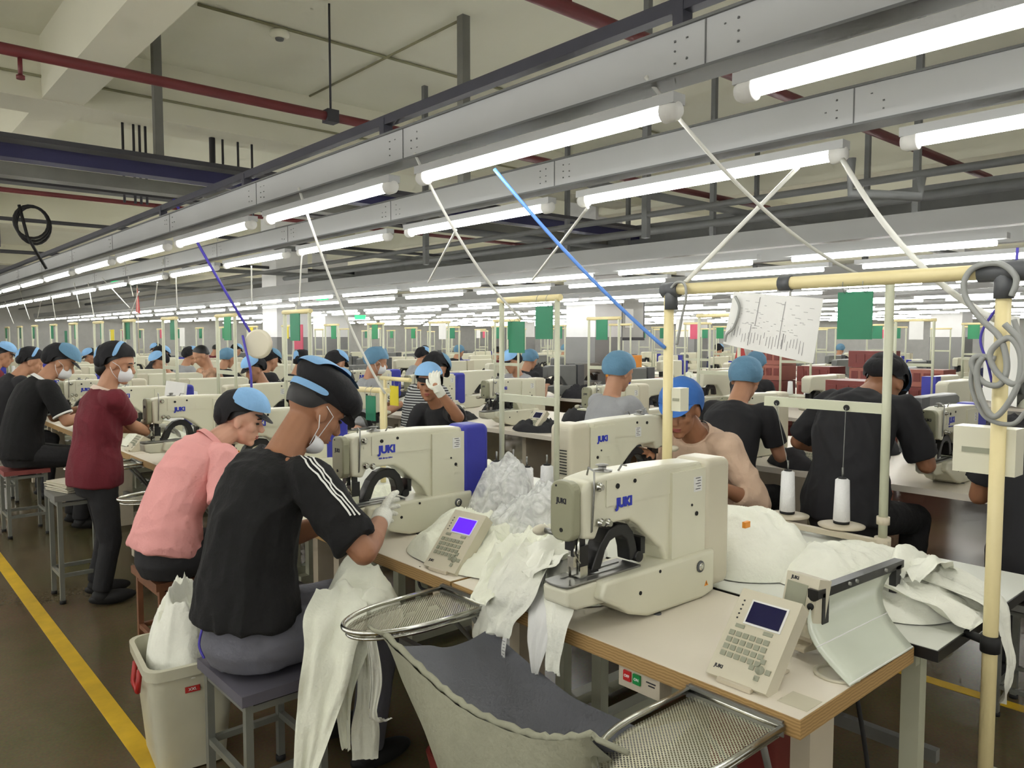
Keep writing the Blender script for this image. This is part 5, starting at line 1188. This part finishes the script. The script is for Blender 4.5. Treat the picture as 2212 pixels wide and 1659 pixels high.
_q = onX(421, 935, 1.85); cone(_q.x, _q.y, .785, 'large white cone between the women in maroon and pink', h=.2)
mb = MB(); mb.lathe([(.095, 0), (.105, .01), (.105, .03), (.09, .04)], n=24, axis=(-.8, -.6, 0)); o = mb.build('fan_disc', M['cream2']); o.location = (2.3, 5.35, 1.55); tag(o, 'round cream disc on the stand above the woman in pink', 'disc')
for p in range(1, 7):
    X0 = 4.39 + 2.87 * (p - 1)
    tb = thing('work_table', 'long pale work table of the %s pair of lines' % PAIR[p], 'table', (X0, 0, 0)); mb = MB(); ya = .27 * X0 - .8; mb.box((.76, (ya + 26) / 2, .765), (1.52, 26 - ya, .035), .003); mb.build('table_top', M['table'], tb)
    for y in range(int(ya) + 1, 15, 2): mb = MB(); mb.box((.76, y, .36), (1.2, .05, .76)); mb.build('leg', M['beige'], tb)
    n = 0
    for k in range(0, 18):
        Y = 1.3 + 1.25 * k + .3 * (p % 2)
        if (V((X0, Y, 1)) - EYE).length > (21 if p < 4 else 23): continue
        if not seen((X0 + .4, Y, 1.1), 20): continue
        n += 1; w = '%s from the camera, %s pair' % (ORD[n - 1], PAIR[p])
        kind = 'near' if p == 1 and k < 4 else ('sub' if p == 1 and k < 6 else ('mid' if (k + p) % 3 else 'midblue') if p < 2 else ('middark', 'mid', 'middark', 'midblue', 'mid')[(k * 2 + p) % 5])
        if p == 1 and k in (0,): kind = 'sub'
        get_machine(kind, ('grey' if kind == 'middark' else 'blue-covered cream' if kind in ('sub', 'midblue') else 'cream') + ' bartack machine on the near side, ' + w, 'machines of the %s pair' % PAIR[p], (X0 + .02, Y, tw), 0)
        if p < 5 and (k + p) % 2: get_machine(('mid', 'middark', 'midblue')[(k // 2 + p) % 3], ('cream', 'grey', 'blue-covered cream')[(k // 2 + p) % 3] + ' bartack machine on the far side, ' + w, 'machines of the %s pair' % PAIR[p], (X0 + 1.48, Y + .4, tw), PI)
        if p < 6 and not (p == 1 and k == 0):
            fx = X0 + .76 + rr.uniform(-.05, .05); far_frame((fx, Y + .55, .781), 'cream thread frame, ' + w, 'thread frames of the %s pair' % PAIR[p])
            if rr.random() < .8: far_card(rr.choice(['green', 'green', 'green', 'greenlight', 'pinkcard', 'whitepaper', 'yellowcard']), (fx - .01, Y + .55 + rr.uniform(-.1, .1), 1.765), 'hanging card on the thread frame, ' + w, 'cards of the %s pair' % PAIR[p])
            if p < 3:
                for q in range(2): far_cone((fx + .08, Y + .45 + .2 * q, .946), 'pale thread cone, %s on the thread frame, %s' % (ORD[q], w), 'cones of the %s pair' % PAIR[p])
        if p == 1: bag_heap('cloth_heap', 'black cut fabric heaped on the far side, ' + w, (X0 + 1.15, Y + .95, .783), .3, .36, .24, 170 + k, M['blackcloth'], 'cloth heap', n=28, sharp=1.5)
        if p == 1 and k < 8:
            bag_heap('cloth_heap', 'black cut fabric heaped beside the machine, ' + w, (X0 + .25, Y - .45, .783), .22, .26, .14, 70 + k, M['blackcloth'], 'cloth heap', n=36, sharp=1.5)
            if k < 5: t = make_panel('cream keypad panel, ' + w); t.location = (X0 + .06, Y - .5, tw)
        elif p == 2: bag_heap('cloth_heap', 'dark fabric heaped beside the machine, ' + w, (X0 + .3, Y - .4, .783), .25, .3, .2, 90 + k, M['blackcloth'], 'cloth heap', n=24, sharp=1.5)
        elif p == 3: bag_heap('cloth_heap', ('pale' if k % 2 else 'dark') + ' fabric heaped beside the machine, ' + w, (X0 + .3, Y - .4, .783), .3, .35, .32, 110 + k, M['white2' if k % 2 else 'blackcloth'], 'cloth heap', n=24, sharp=1.5)
        if p >= 2 and not (p == 2 and (2.3 < Y < 4.9)) and rr.random() < (.55 if p < 4 else .35):
            i = rr.randrange(4); far_person(i, X0 - .5, Y, 0, 'worker in %s seen from behind, %s' % (FARD[i], w))
        if p >= 1 and rr.random() < .22 and p < 4 and not (p == 2 and Y < 9.6) and not (p == 1 and (Y < 3.6 or 12.2 < Y < 14.2)):
            i = rr.randrange(1, 4); far_person(i, X0 + 2.0, Y + .4, PI, 'worker in %s facing the camera, %s' % (FARD[i], w))
# red crates, cartons and flags farther back
def crate(loc, label, m='crate', d=(.36, .46, .20), group='red crates at right'):
    t = thing('plastic_crate', label, 'crate', loc, rr.uniform(-.1, .1), group); mb = MB(); mb.box((0, 0, d[2] / 2), d, .012, seg=1); b = mb.build('crate_body', M[m], t)
    mb = MB()
    for i in range(4): mb.box((-d[0] / 2 - .003, -d[1] * .36 + i * d[1] * .24, d[2] * .55), (.008, d[1] * .16, d[2] * .5))
    mb.build('side_slots', M['redbin'], b); return t
i = 0
for (x, y, nn) in ((6.7, 3.0, 6), (9.55, 3.5, 6), (9.6, 4.15, 7), (9.55, 4.8, 6), (9.6, 5.5, 7), (9.6, 6.2, 5)):
    s_ = ['nearest', 'rightmost rear', 'second rear', 'third rear', 'fourth rear', 'leftmost rear'][i]; i += 1
    for k in range(nn): crate((x, y, .205 * k), 'brick red crate, %s up in the %s stack at the right' % (ORD[k], s_), 'crate' if (k + i) % 3 else 'redbin')
for (x, y, m, l) in ((8.95, 7.6, 'orange', 'orange carton, %s up in the stack left of the white column'), (9.1, 7.05, 'carton', 'brown carton, %s up in the stack left of the white column')):
    for k in range(4 if m == 'orange' else 3):
        mb = MB(); mb.box((0, 0, .165), (.34, .42, .33), .01); o = mb.build('carton', M[m if k == 3 or m == 'carton' else 'carton']); o.location = (x, y, .332 * k); tag(o, (l if k == 3 or m == 'carton' else 'brown carton, %s up under the orange carton') % ORD[k], 'box', 'cartons by the white column')
def flag(loc, label):
    t = thing('hanging_pennant', label, 'flag', loc); mb = MB(); mb.cyl((0, 0, -.5), (0, 0, .32), .006, n=6); mb.build('flag_pole', M['beige'], t); mb = MB(); mb.prism([(-.0, .30), (-.09, -.02), (.07, .0)], -.003, .003, 'x'); mb.build('flag_cloth', M['red'], t)
flag((6.7, 4.2, 1.33), 'red pennant right of the bright blue hose'); flag((2.75, 9.9, 1.9), 'red pennant hanging high at far left')
for lab, loc in (('small lit green exit sign above the far left lamps', (4.6, 18, 2.75)), ('small lit green exit sign left of centre', (8.0, 15.3, 2.45)), ('lower lit green exit sign left of centre', (9.1, 15.6, 2.05))):
    t = thing('exit_sign', lab, 'exit sign', loc, .7); mb = MB(); mb.box((0, 0, 0), (.04, .26, .10), .004); mb.build('sign_case', M['exit'], t)
# floor level under the front tables
t = thing('storage_tub', 'dark red plastic tub under the dark sling', 'tub', (1.62, 1.75, 0)); mb = MB(); a, b, n_ = frust(mb, .36, .5, .44, .6, .01, .24, .05); mb._new([V((x, y, .01)) for x, y in a], [tuple(range(n_))]); frust(mb, .44, .6, .42, .58, .24, .242, .05); mb.build('tub_body', M['redbin'], t)
t = thing('storage_tub', 'red plastic tub behind the front table leg', 'tub', (2.02, 1.2, 0)); mb = MB(); a, b, n_ = frust(mb, .16, .2, .18, .24, .01, .62, .04); mb._new([V((x, y, .01)) for x, y in a], [tuple(range(n_))]); mb.build('tub_body', M['redbin'], t)
o = pipe('brown tube lying along the floor beyond the table end', (2.0, 1.05, .05), (3.3, .42, .05), .024, 'brownpipe', 'tube', name='floor_tube')
cable('dark cable hanging under the table end', None, None, .006, 'rubber', pts=spline([(1.92, .86, .74), (1.95, .83, .5), (1.98, .82, .25), (1.9, .84, .05), (1.75, .9, .01)]))
t = thing('foot_pedal', 'grey foot pedal under the front table', 'pedal', (1.72, 1.35, 0)); mb = MB(); mb.box((0, 0, .04), (.22, .3, .03), .005, Matrix.Rotation(-.2, 3, 'Y')); mb.build('pedal_plate', M['greysteel'], t); mb = MB(); mb.box((0, 0, .012), (.26, .34, .024), .004); mb.build('base', M['rubber'], t)
for Y in (.80, 2.05): 
    t = thing('machine_rack', 'black steel support rail under the ' + ('front table' if Y < 1 else 'second table'), 'rail', (0, 0, 0)); mb = MB(); mb.box((1.66, Y + .3, .70), (.04, .5, .05), .003); mb.box((1.95, Y + .3, .70), (.04, .5, .05), .003); mb.build('rail_bars', M['rubber'], t)
t = thing('red_tub', 'red plastic tub under the right-hand work table', 'tub', (3.55, 1.9, 0)); mb = MB(); a, b, n_ = frust(mb, .3, .3, .4, .4, .01, .34, .08); mb._new([V((x, y, .01)) for x, y in a], [tuple(range(n_))]); mb.build('tub_body', M['red'], t)

# ------------------------------------------------------------------ light
w = bpy.data.worlds.new('hall_air'); bpy.context.scene.world = w; w.use_nodes = True
w.node_tree.nodes['Background'].inputs['Color'].default_value = (1, .98, .93, 1); w.node_tree.nodes['Background'].inputs['Strength'].default_value = .5
sc = bpy.context.scene
sc.view_settings.view_transform = 'Standard'; sc.view_settings.exposure = .92; sc.view_settings.look = 'None'
try:
    sc.cycles.use_denoising = True; sc.cycles.max_bounces = 4; sc.cycles.diffuse_bounces = 3; sc.cycles.glossy_bounces = 2; sc.cycles.transparent_max_bounces = 6; sc.cycles.caustics_reflective = False; sc.cycles.caustics_refractive = False; sc.cycles.use_adaptive_sampling = True; sc.cycles.adaptive_threshold = .08; sc.cycles.time_limit = 950; sc.cycles.adaptive_min_samples = 12
except Exception: pass
